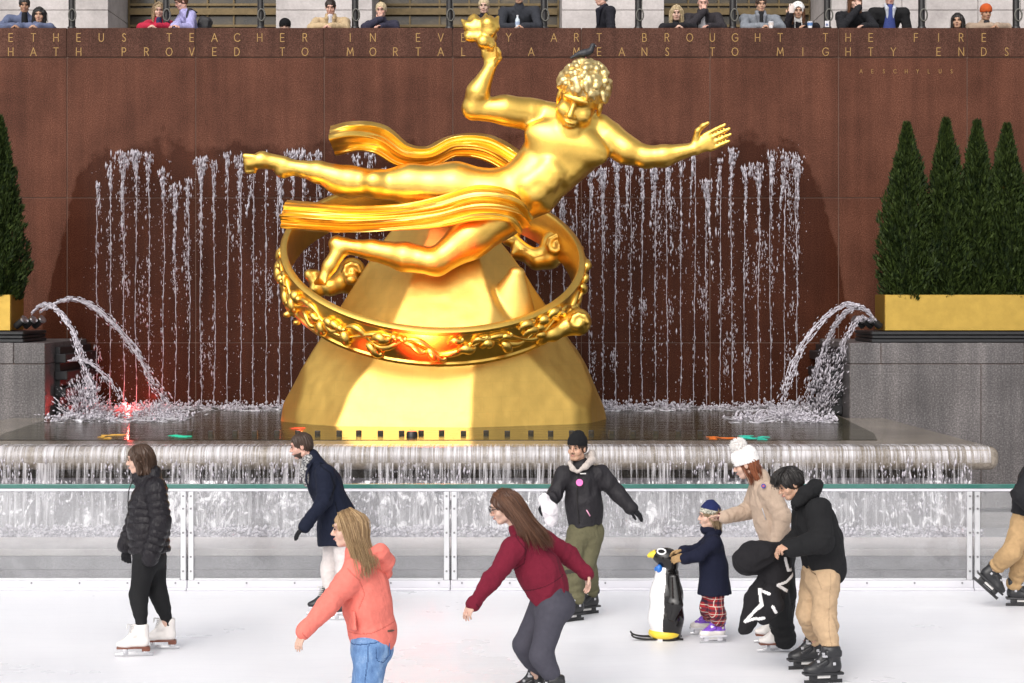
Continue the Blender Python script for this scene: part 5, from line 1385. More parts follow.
v = Vol(.0055); v.ell(H(0, -.012, .062), A(.088, .104, .082), R, .02); v.ell(H(0, -.03, .135), A(.05, .055, .03), R, .03); v.slab(H(0, -.01, .055), H(0, -.012, .03), H(1, 0, 0) - H(0, 0, 0), (.092, .110), (.091, .109), .008)
v.cut(H(0, 0, .026), -R[:, 2] + R[:, 1] * .12, .006); v.bump(lambda q: .0022 * np.sin(np.arctan2(*((q - J['hd']) @ R).T[:2]) * 44))
part(t, 'beanie', [v.mesh()], cloth('black_knit', (.010, .010, .011), .95, .2, 20, .4))
part(t, 'hair', [hair_cap(H, R, 1, 1.0, -.3, -.055, seed=15)], HA['dark'])
v = trousers(J, (.155, .130), (.108, .090, .070), amp=.009, fr=10); ol = cloth('olive_cotton', (.125, .115, .065), .9, .6)
o = part(t, 'trousers', [v.mesh()], [ol, cloth('dark_knee_patch', (.05, .045, .035), .9)])
px_paint(o, 17.4, [(566, 569), (577, 567)], 2.2, 1)
glove(t, J['wn'], P(543, 507, .28) - J['wn'], A(.2, .3, -1), curl=.9, thumb=1); glove(t, J['wf'], P(642, 517, .05) - J['wf'], A(.3, .2, -1), curl=.3, thumb=-1, spread=.2)
v = Vol(.006); v.ell(P(544, 499, .27), A(.05, .05, .05), None, .03); v.chain([P(545, 502, .33), P(550, 510, .33), P(551, 519, .31)], [.05, .068, .062], .03); v.ell(P(552, 521, .30), A(.055, .04, .04), None, .02); v.bump(folds(.012, 16, 8))
hb = solo('cloth_bag', [v.mesh()], cloth('white_soft_cloth', (.78, .74, .76), .9, .5, 18), P(548, 512, .3)); tag(hb, 'crumpled white cloth bag in the gloved hand of the man with the pink badge', 'bag')

# ---------------------------------------------------------------- 6 child
t, P = person('small child in a navy coat, plaid leggings and purple boots pushing the penguin skating aid', 16.2, 712, 640)
an, cn = skate(t, foot_at(717, 642.5), (-1, -.2), 'kid', .82); af, cf = skate(t, foot_at(707.5, 634.5), (-1, -.1), 'kid', .82)
J = dict(hd=P(709.5, 516), nk=P(712, 533), sn=P(714, 543, .11), sf=P(709, 543, -.11), en=P(700, 555, .15), wn=P(686, 558.5, .13), ef=P(697, 551, -.14), wf=P(684, 551, -.10),
         ch=P(713, 549), wa=P(713.5, 566), hm=P(714.5, 594), pv=P(714, 582), hn=P(715, 590, .055), hf=P(711, 590, -.055), kn=P(717, 611, .055), kf=P(708, 607, -.055), an=an, af=af, cn=cn, cf=cf)
R = head_R((-1, -.10, -.08), (0, 0, 1))
b, H = body(t, SK['fair'], J, g=.72, headR=R, hs=.90)
face(t, H, R, .9)
v = top(J, (.125, .098), (.13, .118), (.155, .152), .062, (.062, .056, .048), neck=0, cuff=.003); v.bump(folds(.005, 12, 64)); navy = cloth('navy_wool_coat', (.008, .010, .026), .9, .45, 10, .3)
o = part(t, 'coat', [v.mesh()], navy)
v = Vol(.0055); v.cone(P(706, 529), P(716, 531), .05, .055, .02); v.bump(folds(.003, 20, 2)); part(o, 'collar', [v.mesh()], navy)
v = trousers(J, (.10, .095), (.075, .066, .060), amp=.008, fr=16)
def plaid():
    m, nt, b_ = new_mat('red_plaid'); tc = N(nt, 'ShaderNodeTexCoord'); sp = N(nt, 'ShaderNodeSeparateXYZ'); nt.links.new(tc.outputs['Object'], sp.inputs[0])
    col = (.34, .018, .022)
    def stripes(sock, fr, wd, ph=0.0): return mathn(nt, 'LESS_THAN', mathn(nt, 'FRACT', mathn(nt, 'ADD', mathn(nt, 'MULTIPLY', sock, fr), ph)), wd)
    xx = mathn(nt, 'ADD', sp.outputs[0], mathn(nt, 'MULTIPLY', sp.outputs[1], .8))
    c = mixc(nt, mathn(nt, 'MULTIPLY', stripes(xx, 15, .34), .75), col, (.012, .010, .03)); c = mixc(nt, mathn(nt, 'MULTIPLY', stripes(sp.outputs[2], 15, .34), .7), c, (.012, .012, .03))
    c = mixc(nt, stripes(xx, 15, .09, .35), c, (.6, .5, .42)); c = mixc(nt, stripes(sp.outputs[2], 15, .09, .35), c, (.6, .5, .42))
    nt.links.new(c, b_.inputs['Base Color']); b_.inputs['Roughness'].default_value = .9; return m
part(t, 'leggings', [v.mesh()], plaid())
tanw = cloth('tan_wool', (.36, .23, .11), .95, .4, 30, .4)
glove(t, J['wn'], A(-1, 0, -.02), A(-.1, .7, -.7), tanw, s=.85, curl=.5, thumb=-1); glove(t, J['wf'], A(-1, 0, -.1), A(0, -.5, -1), tanw, s=.85, curl=.5)
navyk = cloth('navy_knit', (.015, .022, .085), .95, .2, 20, .4)
v = Vol(.005); v.ell(H(0, -.014, .055), A(.088, .104, .088) * .9, R, .02); v.ell(H(0, -.02, .13), A(.04, .045, .03) * .9, R, .03); v.cut(H(0, 0, .020), -R[:, 2] + R[:, 1] * .30, .006)
v.bump(lambda q: .0018 * np.sin(np.arctan2(*((q - J['hd']) @ R).T[:2]) * 40))
o = part(t, 'knit_hat', [v.mesh()], [navyk, speck('patterned_knit_band', (.10, .12, .10), (.62, .58, .48), 90)])
paint(o, lambda c: ((c - J['hd']) @ R @ A(0, -.30, 1) < .062) , 1)
gs = [[(q * .07, .02, .02), (q * .082, 0, -.05), (q * .075, -.03, -.13)] for q in (-1, 1)] + [[(q * .05, -.085, .01), (q * .055, -.10, -.06), (q * .05, -.09, -.17)] for q in (-1, 1)]
part(t, 'hair', [hair_cap(H, R, .9, 1.0, .1, -9, seed=16, curtain=lambda v, H, s: v.slab(H(0, -.05, 0), H(0, -.065, -.12), H(1, 0, 0) - H(0, 0, 0), (.066, .04), (.06, .03), .03))] + strands(H, gs, 300, .003, .010, 17), HA['ash'])

# penguin skating aid
pb = W(666, 639, F * CZ / (639 - HY)); D6 = pb[1]
pg = thing('penguin_skating_aid', (pb[0], pb[1], 0), 'glossy black and white plastic penguin on skis, a skating aid pushed by the child', 'skating aid')
PP = lambda px, py, w=0.0: W(px, py, D6 - w)
def gloss(name, c): return plain(name, c, .12, 0, .5, .05, 4)
M['pg_black'] = gloss('glossy_black_plastic', (.010, .009, .009)); M['pg_white'] = gloss('glossy_white_plastic', (.80, .78, .78)); M['pg_yellow'] = plain('yellow_plastic', (.80, .58, .05), .3); M['pg_blue'] = gloss('blue_plastic', (.02, .16, .55))
v = Vol(.0055)
v.slab(PP(667, 574), PP(666.5, 594), A(0, 1, 0), (.105, .105), (.150, .145), .03); v.slab(PP(666.5, 594), PP(666, 618), A(0, 1, 0), (.150, .145), (.150, .155), .03); v.slab(PP(666, 618), PP(666, 634), A(0, 1, 0), (.150, .155), (.125, .135), .03)
bo = part(pg, 'body', [v.mesh()], [M['pg_black'], M['pg_white']])
paint(bo, lambda c: (c[:, 0] - pb[0]) < -.012 - .05 * (np.abs(c[:, 1] - pb[1]) / .15) ** 2 + .035 * np.sin((c[:, 2]) * 4), 1)
v = Vol(.0055); v.slab(PP(673, 577, .115), PP(674.5, 604, .150), A(1, -.25, 0), (.050, .028), (.074, .032), .03); v.slab(PP(674.5, 604, .150), PP(671, 618, .150), A(1, -.25, 0), (.074, .032), (.04, .026), .03)
part(pg, 'wing', [v.mesh()], M['pg_black'])
v = Vol(.0055); v.slab(PP(673, 577, -.115), PP(674.5, 604, -.150), A(1, .25, 0), (.050, .028), (.074, .032), .03); v.slab(PP(674.5, 604, -.150), PP(671, 618, -.150), A(1, .25, 0), (.074, .032), (.04, .026), .03)
part(pg, 'wing', [v.mesh()], M['pg_black'])
v = Vol(.0055); v.ell(PP(666.5, 557.5), A(.118, .098, .088), euler(0, radians(8), 0), .02); v.cone(PP(669, 566), PP(667, 572), .085, .085, .03); v.cone(PP(660, 555.5), PP(656, 555), .055, .036, .03)
part(pg, 'head', [v.mesh()], M['pg_black'])
part(pg, 'beak', [tube(spline([PP(655.5, 554.5), PP(651.0, 555.0), PP(647.5, 556.5)], 8), np.linspace(.046, .012, 8), 14)], M['pg_yellow'])
for q in (1, -1):
    th = np.linspace(0, 2 * pi, 25); c = PP(661.5, 551.5, .066 * q)
    part(pg, 'eye', [tube(np.stack([c[0] + .036 * np.cos(th), c[1] - q * (.010 * np.cos(th) + .016 * -np.sin(th)) , c[2] + .022 * np.sin(th)], 1), .008, 8)], M['pg_white'])
part(pg, 'bow_tie', [ico(PP(659, 568.5, .06), .035, 2, (.9, 1, 1.1)), ico(PP(659, 568.5, -.06), .035, 2, (.9, 1, 1.1)), ico(PP(656.5, 569), .022, 2)], M['pg_blue'])
th = np.linspace(0, 2 * pi, 41); c = PP(664.5, 636.5)
V, Fc = tube(np.stack([c[0] + .105 * np.cos(th), c[1] + .105 * np.sin(th), 0 * th + .055], 1), .040, 12)
part(pg, 'base', [(V, Fc), lathe([(.11, .02), (.11, .08)], 24, (c[0], c[1], 0))], M['pg_yellow'], 40)
for q in (-.075, .075):
    part(pg, 'ski', [tube(spline([A(c[0] + .16, c[1] + q, .012), A(c[0] - .05, c[1] + q, .012), A(c[0] - .20, c[1] + q, .014), A(c[0] - .275, c[1] + q, .030), A(c[0] - .30, c[1] + q, .055)], 24), .020, 10, flat=.4)], M['black_paint'], 50)

# ---------------------------------------------------------------- 7 woman with white pompom hat
t, P = person('woman in a white pompom hat and beige fleece reaching to the child', 15.75, 778, 650)
an, cn = skate(t, foot_at(781, 652), (-1, -.10), 'white'); af, cf = skate(t, foot_at(777, 643), (-1, .0), 'white')
J = dict(hd=P(745.5, 464), nk=P(757, 479), sn=P(769, 491, .16), sf=P(758, 490, -.16), en=P(783, 517, .23), wn=P(776.5, 540, .22), ef=P(749, 511, -.18), wf=P(725, 517, -.06),
         ch=P(766, 502), wa=P(770, 519), hm=P(776, 537), pv=P(779, 541), hn=P(780, 552, .085), hf=P(781, 552, -.085), kn=P(776, 595, .08), kf=P(784, 592, -.08), an=an, af=af, cn=cn, cf=cf)
J['cn'] = an + A(0.01, 0, -.03); J['cf'] = af + A(.01, 0, -.03)
R = head_R((-.92, .20, -.36), (-.1, 0, 1))
b, H = body(t, SK['fair'], J, headR=R, hands=[(J['wn'], A(-.25, 0, -1), A(-1, .2, 0), dict(curl=.7, s=.92)), (J['wf'], P(714, 516, -.04) - J['wf'], A(-.2, -.4, -1), dict(curl=.25, s=.92, thumb=-1))])
face(t, H, R, 1)
v = top(J, (.185, .140), (.165, .132), (.16, .140), .082, (.080, .074, .056), neck=.018, cuff=.003); v.cone(P(751, 473), P(760, 477), .062, .075, .03); v.bump(folds(.007, 10, 74))
o = part(t, 'fleece', [v.mesh()], cloth('beige_teddy_fleece', (.45, .34, .26), .95, .5, 12, .5))
disc(o, 'emblem', P(763.5, 486, .245), A(-.25, -1, .1), .020, plain('blue_emblem', (.05, .05, .28), .6)); disc(o, 'emblem', P(763.5, 486, .252), A(-.25, -1, .1), .009, plain('red_emblem', (.5, .08, .1), .6))
part(o, 'pocket_zip', [tube([P(762, 508, .165), P(766, 520, .165)], .004, 5)], M['grey_trim'])
v = Vol(.0055); v.cone(P(728, 517, -.07), P(722, 517, -.05), .046, .044, .01); part(o, 'cuff', [v.mesh()], cloth('maroon_cuff', (.10, .02, .03), .9))
v = Vol(.0055); v.cone(P(777, 536, .22), P(776, 542, .22), .050, .048, .01); part(o, 'cuff', [v.mesh()], cloth('black_cuff', (.02, .018, .02), .9))
v = trousers(J, (.145, .125), (.118, .098, .098), amp=.008, fr=9); part(t, 'trousers', [v.mesh()], cloth('black_wide_trousers', (.012, .012, .013), .85, .5))
v = Vol(.0055); v.ell(H(0, -.014, .070), A(.096, .112, .092), R, .02); v.slab(H(0, -.012, .062), H(0, -.014, .018), H(1, 0, 0) - H(0, 0, 0), (.098, .115), (.096, .113), .01); v.cut(H(0, 0, .004), -R[:, 2] + R[:, 1] * .05, .008)
v.bump(lambda q: .0035 * np.sin(np.arctan2(*((q - J['hd']) @ R).T[:2]) * 26) * np.cos((q - J['hd']) @ R[:, 2] * 180))
wk = cloth('white_chunky_knit', (.80, .77, .75), .95, .3, 20, .4); o = part(t, 'knit_hat', [v.mesh()], wk)
g = np.random.default_rng(3); pc = P(738.5, 446.5); n = 900; d = unit3(g.normal(0, 1, (n, 3)))
part(o, 'pompom', [ico(pc, .055, 3), drops(pc + d * (.045 + .022 * g.random((n, 1))), .0042, 5.5, d)], wk)
gs = [[(q * .07, .03, .0), (q * .088, .015, -.07), (q * .085, .0, -.15), (q * .06, .02, -.20)] for q in (-1, 1)] + [[(q * .05, -.08, .0), (q * .06, -.10, -.07), (q * .05, -.09, -.15), (q * .05, -.08, -.19)] for q in (-1, 1)]
part(t, 'hair', [hair_cap(H, R, 1, 1.0, .2, -9, seed=26, curtain=lambda v, H, s: v.slab(H(0, -.045, 0), H(0, -.05, -.14), H(1, 0, 0) - H(0, 0, 0), (.08, .05), (.072, .04), .03))] + strands(H, gs, 420, .003, .010, 27), HA['auburn'])

# ---------------------------------------------------------------- 8 man in black hoodie
t, P = person('dark haired man in a black hoodie and khaki trousers holding a black jacket', 14.8, 820, 676)
an, cn = skate(t, foot_at(829, 683), (-1, -.22), 'rental', 1.08); af, cf = skate(t, foot_at(813, 669), (-1, -.16), 'rental', 1.08)
J = dict(hd=P(789.5, 484, .02), nk=P(806, 500), sn=P(819, 511, .19), sf=P(806, 508, -.18), en=P(821, 541, .25), wn=P(793, 547, .33), ef=P(801, 538, -.14), wf=P(786, 547, .02),
         ch=P(816, 522), wa=P(821, 543), hm=P(825, 567), pv=P(824, 566), hn=P(826, 578, .10), hf=P(816, 577, -.09), kn=P(824, 619, .12), kf=P(809, 613, -.06), an=an, af=af, cn=cn, cf=cf)
R = head_R((-.88, -.30, -.48), (-.25, 0, 1))
b, H = body(t, SK['warm'], J, headR=R, hands=[(J['wn'], P(778, 547, .36) - J['wn'], A(-.2, .3, -1), dict(curl=1.0, thumb=-1)), (J['wf'], P(776, 551, .06) - J['wf'], A(0, -.3, -1), dict(curl=1.0))])
face(t, H, R, 1)
v = top(J, (.21, .165), (.205, .165), (.19, .165), .092, (.102, .092, .066), cuff=.006, neck=.018); v.slab(lerp(J['wa'], J['hm'], .82), J['hm'], J['sn'] - J['sf'], (.196, .170), (.19, .165), .012); v.bump(folds(.016, 6, 84))
hk = cloth('black_fleece', (.012, .012, .013), .92, .55, 9, .25); o = part(t, 'hoodie', [v.mesh()], hk)
v = Vol(.006); v.chain([P(796, 503, .12), P(806, 494, .12), P(815, 487, .04), P(819, 484, -.03)], [.045, .065, .058, .035], .03); v.chain([P(797, 505, .0), P(810, 498, -.08), P(816, 488, -.06)], [.05, .07, .05], .03); v.bump(folds(.007, 16, 5)); part(o, 'hood', [v.mesh()], hk)
part(o, 'drawstring', [tube(spline([P(795, 505, .15), P(792, 516, .17), P(791.5, 529, .16)], 10), .0045, 6)], hk)
v = trousers(J, (.165, .150), (.120, .092, .056), amp=.013, fr=9); kh = cloth('khaki_chinos', (.46, .32, .195), .88, .6)
o = part(t, 'trousers', [v.mesh()], [kh, cloth('khaki_stitching', (.36, .25, .15), .9)])
for poly in ([(826, 570), (825, 600), (823, 625), (827, 650)], [(812, 571), (817, 585)]): px_paint(o, 14.8, poly, .5, 1); part(o, 'waist_seam', [tube([P(808, 566, .16), P(812, 572, .165), P(818, 576, .165)], .004, 5)], cloth('khaki_seam', (.28, .19, .11), .9))
hg = [hair_cap(H, R, 1, 1.12, .55, -.05, seed=36)]
g = np.random.default_rng(6); gs = [[(q * .03, -.02, .13), (q * .05, .06, .115), (q * .055, .105, .07), (q * .05, .115, .02)] for q in (-1, -.3, .3, 1)]
gs2 = [[(q * .03, -.03, .13), (q * .085, -.01, .09), (q * .097, .0, .04), (q * .092, .01, .0)] for q in (-1, 1)] + [[(0, -.05, .12), (q * .05, -.12, .06), (q * .05, -.115, .0), (q * .04, -.09, -.05)] for q in (1, -1)]
part(t, 'hair', hg + strands(H, gs, 150, .005, .012, 37) + strands(H, gs2, 220, .005, .009, 38), HA['black'])

# the black jacket with white stars hanging from his hands
D8 = 15.05; P = lambda px, py, w=0.0: W(px, py, D8 - w)
v = Vol(.006)
v.chain([P(779, 549, .2), P(765, 553, .2), P(750, 559, .2), P(745, 562, .2)], [.05, .10, .125, .10], .04)
v.slab(P(778, 550, .18), P(779, 575, .16), A(1, .25, 0), (.085, .05), (.115, .07), .04); v.slab(P(779, 575, .16), P(774, 594, .14), A(1, .25, 0), (.115, .07), (.10, .06), .04)
v.slab(P(768, 575, .15), P(757, 600, .15), A(1, .2, .2), (.09, .05), (.11, .055), .04); v.slab(P(757, 600, .15), P(746, 626, .15), A(1, .2, .35), (.10, .055), (.060, .045), .03)
v.chain([P(770, 592, .22), P(772, 605, .24), P(765, 617, .22)], [.07, .085, .06], .03); v.ell(P(744, 630, .15), A(.05, .04, .035), None, .02)
v.bump(folds(.016, 8, 94))
sj = solo('jacket', [v.mesh()], [cloth('black_sweat_jacket', (.013, .012, .014), .9, .6, 10, .2), cloth('white_applique', (.75, .73, .73), .9, .3)], P(765, 590, .15))
tag(sj, 'black jacket with white star outlines bundled in the hands of the man in khaki trousers', 'jacket')
for poly in ([(781.5, 555), (785, 567), (791, 566)], [(791, 571), (783, 578), (773.5, 580.5), (786, 589)], [(764, 588), (756, 585.5), (757.5, 599.5), (742, 617), (759, 612)], [(767, 600), (770.5, 606)], [(776, 609), (775.5, 614)]):
    px_paint(sj, D8, poly, 1.5, 1)

# ---------------------------------------------------------------- 9 skater at the right edge
t, P = person('skater in tan trousers and black top striding right at the right edge', 17.9, 1024, 606)
D9 = 18.0
an, cn = skate(t, W(981, 586, D9), (1, -.05), 'rental', 1.05, pitch=radians(-42)); af, cf = skate(t, foot_at(1017, 606), (1, -.1), 'rental', 1.05)
J = dict(hd=P(1046, 442), nk=P(1038, 460), sn=P(1034, 471, .18), sf=P(1040, 471, -.18), en=P(1020, 494, .26), wn=P(1034, 512, .3), ef=P(1052, 494, -.26), wf=P(1064, 508, -.2),
         ch=P(1035, 480), wa=P(1031, 498), hm=P(1027, 516), pv=P(1027, 514), hn=P(1022, 524, .085), hf=P(1028, 524, -.085), kn=P(1012, 552, .09), kf=P(1024, 556, -.09), an=an, af=af, cn=cn, cf=cf)
R = head_R((1, -.1, -.1))
b, H = body(t, SK['warm'], J, headR=R, hands=[(J['wn'], A(.7, 0, -.7), A(.2, .5, -1), dict(curl=.5)), (J['wf'], A(.7, 0, -.7), A(.2, .5, -1), dict(curl=.5))])
face(t, H, R, 1); part(t, 'hair', [hair_cap(H, R, 1, 1.05, .2, -.06, seed=46)], HA['black'])
v = top(J, (.20, .16), (.19, .16), (.18, .155), .09, (.09, .08, .06), neck=.015); v.bump(folds(.009, 9, 99)); part(t, 'jacket', [v.mesh()], cloth('black_top', (.014, .014, .016), .8, .5))
v = trousers(J, (.155, .135), (.112, .088, .072), amp=.009, fr=10); part(t, 'trousers', [v.mesh()], cloth('tan_chinos', (.43, .28, .14), .9, .6))
# ================================================================ onlookers leaning on the parapet
ZF = 6.25; DSP = 29.66
def onlooker(px, hy, label, skin, garment, col, hair, hcol, fw=(0, -1, -.35), lean=0.0, arms='fold', wide=.20, w=0.0, hs=1.0, rough=.9, extra=None, long=None):
    D = DSP - w; hd = W(px, hy, D); x = hd[0]; zt = 7.29
    t = thing('person', (x, D + .15, ZF), label, 'person', 'onlookers leaning on the parapet')
    f2 = unit(A(fw[0], fw[1], 0)); rt = np.cross(f2, A(0, 0, 1)); lf = -rt
    bk = -f2
    neck = hd + bk * .05 + A(0, 0, -.15); sh = neck + bk * .04 + A(0, 0, -.09)
    hip = A(x + lean, D + .30, ZF + .95) + bk * .05
    J = dict(hd=hd, nk=neck, sn=sh + lf * wide, sf=sh + rt * wide, ch=lerp(sh, hip, .18), wa=lerp(sh, hip, .6), hm=lerp(sh, hip, 1.0) + A(0, 0, -.05), pv=hip)
    J['hn'] = hip + lf * .09 + A(0, 0, -.06); J['hf'] = hip + rt * .09 + A(0, 0, -.06)
    for a, d in (('n', lf), ('f', rt)):
        J['k' + a] = lerp(J['h' + a], A(J['h' + a][0], D + .28, ZF), .5) + f2 * .03; J['a' + a] = A(J['h' + a][0], D + .30, ZF + .1); J['c' + a] = J['a' + a]
    el = max(zt + .055, sh[2] - .31)
    if arms == 'down':
        for a, d in (('n', lf), ('f', rt)): J['e' + a] = J['s' + a] + d * .05 + A(0, 0, -.29); J['w' + a] = J['e' + a] + f2 * .08 + A(0, 0, -.22)
    else:
        for a, d in (('n', lf), ('f', rt)):
            J['e' + a] = J['s' + a] * A(1, 0, 0) + d * A(.04, 0, 0) + A(0, DW + .36, el)
            J['w' + a] = A(x, DW + .16, zt + .052) + d * A(.055, 0, 0)
        if arms in ('chin', 'phone', 'mouth'):
            tgt = {'chin': hd + f2 * .11 + A(.0, 0, -.17), 'mouth': hd + f2 * .14 + A(.02, 0, -.14), 'phone': hd + f2 * .16 + A(-.15, 0, -.09)}[arms]
            J['wf'] = tgt; 
            if arms == 'phone': J['ef'] = J['sf'] + A(-.06, -.12, -.26)
    R = head_R(fw)
    hands = []
    for a, th_ in (('n', -1), ('f', 1)):
        d = unit(J['w' + a] - J['e' + a]); hands.append((J['w' + a], d if arms == 'down' else unit(d * .4 + A(-.8 if a == 'n' else .8, -.5, .0)) if J['w' + a][2] < zt + .1 else unit(A(.1, -.1, 1)), A(0, 0, -1) if J['w' + a][2] < zt + .1 else A(0, .8, .3), dict(curl=.6, thumb=th_, s=.95)))
    b, H = body(t, skin, J, h=.0095, headR=R, hs=hs, hands=hands)
    face(t, H, R, hs)
    v = top(J, (wide * .92, .125), (.165, .125), (.165, .13), .085, (.080, .072, .055), h=.011, neck=.012); v.bump(folds(.010, 10, int(px)))
    g = part(t, garment, [v.mesh()], cloth(garment + '_' + str(int(px)), col, rough, .5, 11))
    v = trousers(J, (.15, .12), (.10, .08, .07), h=.016); part(t, 'trousers', [v.mesh()], M['black_glove'])
    if hair == 'short': hm = [hair_cap(H, R, hs, 1.04, .15, -.07, h=.009, seed=int(px))]
    elif hair == 'long':
        hm = [hair_cap(H, R, hs, 1.05, .1, -9, h=.009, seed=int(px), curtain=lambda v, H, s: (v.slab(H(0, -.05, .03), H(0, -.06, -.20), H(1, 0, 0) - H(0, 0, 0), (.09, .05), (.10, .04), .03), v.cone(H(.074, .03, .05), H(.088, .02, -.20), .024, .026, .02), v.cone(H(-.074, .03, .05), H(-.088, .02, -.20), .024, .026, .02)), face=.86)]
        gs = [[(q * .03, .05, .12), (q * .084, .04, .05), (q * .098, .03, -.08), (q * .105, .04, -.24)] for q in (-1, 1)] + [[(0, -.03, .13), (q * .095, -.04, .04), (q * .105, -.03, -.1), (q * .11, 0, -.26)] for q in (1, -1)]
        hm += strands(H, gs, 110, .006, .010, int(px))
    else: hm = None
    if hm: part(t, 'hair', hm, HA[hcol])
    if extra: extra(t, H, R, J, g)
    return t, H, R, J
def beanie(col, nm, cuff=True):
    def f(t, H, R, J, g):
        v = Vol(.008); v.ell(H(0, -.014, .066), A(.092, .108, .090), R, .02); v.slab(H(0, -.012, .055), H(0, -.012, .022), H(1, 0, 0) - H(0, 0, 0), (.096, .113), (.094, .111), .01); v.cut(H(0, 0, .012), -R[:, 2] + R[:, 1] * .1, .008)
        part(t, 'beanie', [v.mesh()], cloth(nm, col, .95, .3, 25, .4))
    return f
def open_front(col, nm, w0=4.0):                         # what shows between the open fronts of a jacket
    def f(t, H, R, J, g):
        v = Vol(.009); f2 = -R[:, 1] * 0 + unit(A(R[0, 1], R[1, 1], 0)); c = J['ch'] + f2 * .075
        v.slab(J['nk'] + f2 * .06 + A(0, 0, .0), c + A(0, 0, -.25), np.cross(f2, A(0, 0, 1)), (.045, .055), (.115 if nm == 'blue_shirt' else .085, .08), .02)
        part(t, 'shirt', [v.mesh()], cloth(nm, col, .9, .4, 14))
    return f
def both(*fs):
    def f(*a):
        for q in fs: q(*a)
    return f
def lapels(col, nm):
    def f(t, H, R, J, g):
        v = Vol(.009); f2 = unit(A(R[0, 1], R[1, 1], 0)); r = np.cross(f2, A(0, 0, 1))
        for q in (-1, 1): v.chain([J['nk'] + r * q * .065 + A(0, 0, .03), J['nk'] + r * q * .06 + f2 * .09 + A(0, 0, -.04), J['ch'] + r * q * .03 + f2 * .135 + A(0, 0, -.10)], [.028, .03, .014], .02)
        part(g, 'collar', [v.mesh()], cloth(nm, col, .9, .3))
    return f
onlooker(24.5, 5, 'man with black fringe in a denim blue jacket beside the long haired girl, far left', SK['tan'], 'jacket', (.11, .13, .21), 'short', 'black', (.25, -1, -.3), extra=open_front((.015, .015, .017), 'black_tee'), wide=.24)
onlooker(39.5, 15, 'girl with long black hair in a blue jacket on the parapet, far left', SK['warm'], 'jacket', (.13, .15, .24), 'long', 'black', (.05, -1, -.15), w=.16, wide=.17, extra=open_front((.5, .48, .55), 'lilac_top'))
onlooker(159, 10, 'curly blonde girl in a red and navy jacket behind a flagpole', SK['fair'], 'jacket', (.42, .02, .05), 'long', 'ash', (.2, -1, -.3), wide=.16, w=-.02, extra=open_front((.03, .04, .10), 'navy_quilt'))
def bagpack(t, H, R, J, g):
    c = J['ch'] + A(.24, .12, -.10); v = Vol(.010); v.bx(c, A(.11, .12, .20), euler(0, .25, 0), .07, .02); v.bump(folds(.01, 12, 2))
    b = part(t, 'backpack', [v.mesh()], plain('black_nylon', (.015, .014, .016), .6, 0, .5, .2))
    part(b, 'strap', [tube(spline([J['sn'] + A(.10, .02, .05), J['sn'] + A(-.02, -.06, .10), J['sn'] + A(-.05, -.10, -.08), J['ch'] + A(.0, -.13, -.2)], 14), .026, 8, flat=.4)], plain('strap_webbing', (.02, .02, .03), .8))
onlooker(181, 2, 'bearded man in a lavender tee shirt wearing a black backpack', SK['pink'], 'tee_shirt', (.36, .34, .58), 'short', 'chestnut', (-.85, -.5, -.5), wide=.20, lean=.1, extra=bagpack)
onlooker(285, 27.5, 'head in a black beanie just peeking over the parapet', SK['fair'], 'jacket', (.015, .015, .018), None, None, (0, -1, -.1), arms='down', extra=beanie((.008, .008, .009), 'black_beanie_knit'))
onlooker(330.5, 7, 'man in a tan blazer with hands clasped on the parapet', SK['pink'], 'blazer', (.50, .37, .22), 'short', 'dark', (.0, -1, -.42), wide=.23, extra=both(open_front((.55, .53, .56), 'pale_shirt'), lapels((.44, .32, .18), 'tan_lapel')))
onlooker(381, 10, 'older blonde woman in a navy quilted jacket with hands near her chin', SK['pink'], 'jacket', (.035, .033, .055), 'short', 'pale', (-.1, -1, -.25), arms='chin', wide=.20)
onlooker(484, 6, 'blond youth in a dark top behind the raised golden hand', SK['fair'], 'jacket', (.022, .02, .028), 'short', 'pale', (-.1, -1, -.2), wide=.18)
onlooker(519, -4, 'broad man in a charcoal sweater standing behind a water bottle', SK['warm'], 'sweater', (.032, .034, .042), 'short', 'dark', (-.1, -1, -.25), wide=.26, arms='fold')
onlooker(601, -2, 'grey haired man in a black jacket turned left at the parapet', SK['pink'], 'jacket', (.016, .016, .022), 'short', 'grey', (-1, -.25, -.2), arms='down', wide=.21, extra=lapels((.02, .02, .03), 'black_collar'))
onlooker(676.5, 13, 'woman with straight blonde hair in a black coat leaning over the parapet', SK['fair'], 'coat', (.014, .013, .016), 'long', 'pale', (-.1, -1, -.25), w=.1, wide=.20)
onlooker(703, 2.5, 'balding man in a dark jacket with a hand on his chin', SK['pink'], 'jacket', (.030, .026, .030), None, None, (-.05, -1, -.35), arms='chin', wide=.23, extra=both(open_front((.62, .6, .62), 'white_collar'), lapels((.028, .024, .028), 'dark_lapel')))
onlooker(761, 4, 'bearded man in a grey hooded jacket leaning with a paper cup', SK['warm'], 'jacket', (.20, .215, .24), 'short', 'dark', (.05, -1, -.25), wide=.25, extra=both(open_front((.018, .018, .02), 'black_shirt'), lapels((.2, .21, .235), 'grey_hood')))
def white_hood(t, H, R, J, g):
    v = Vol(.008); v.ell(H(0, -.025, .04), A(.112, .118, .118), R, .02); v.cone(H(0, -.05, -.05), H(0, -.05, -.14), .10, .11, .03); v.ell(H(0, .13, -.025), A(.080, .10, .115), R, .015, op='sub'); v.bump(folds(.005, 20, 8))
    h = part(t, 'hood', [v.mesh()], cloth('white_fleece_hood', (.72, .70, .68), .95, .4, 16))
    for q in (-1, 1): part(h, 'drawstring', [tube(spline([H(q * .05, .06, -.13), H(q * .055, .10, -.22), H(q * .05, .11, -.34)], 8), .006, 6)], M['lace'])
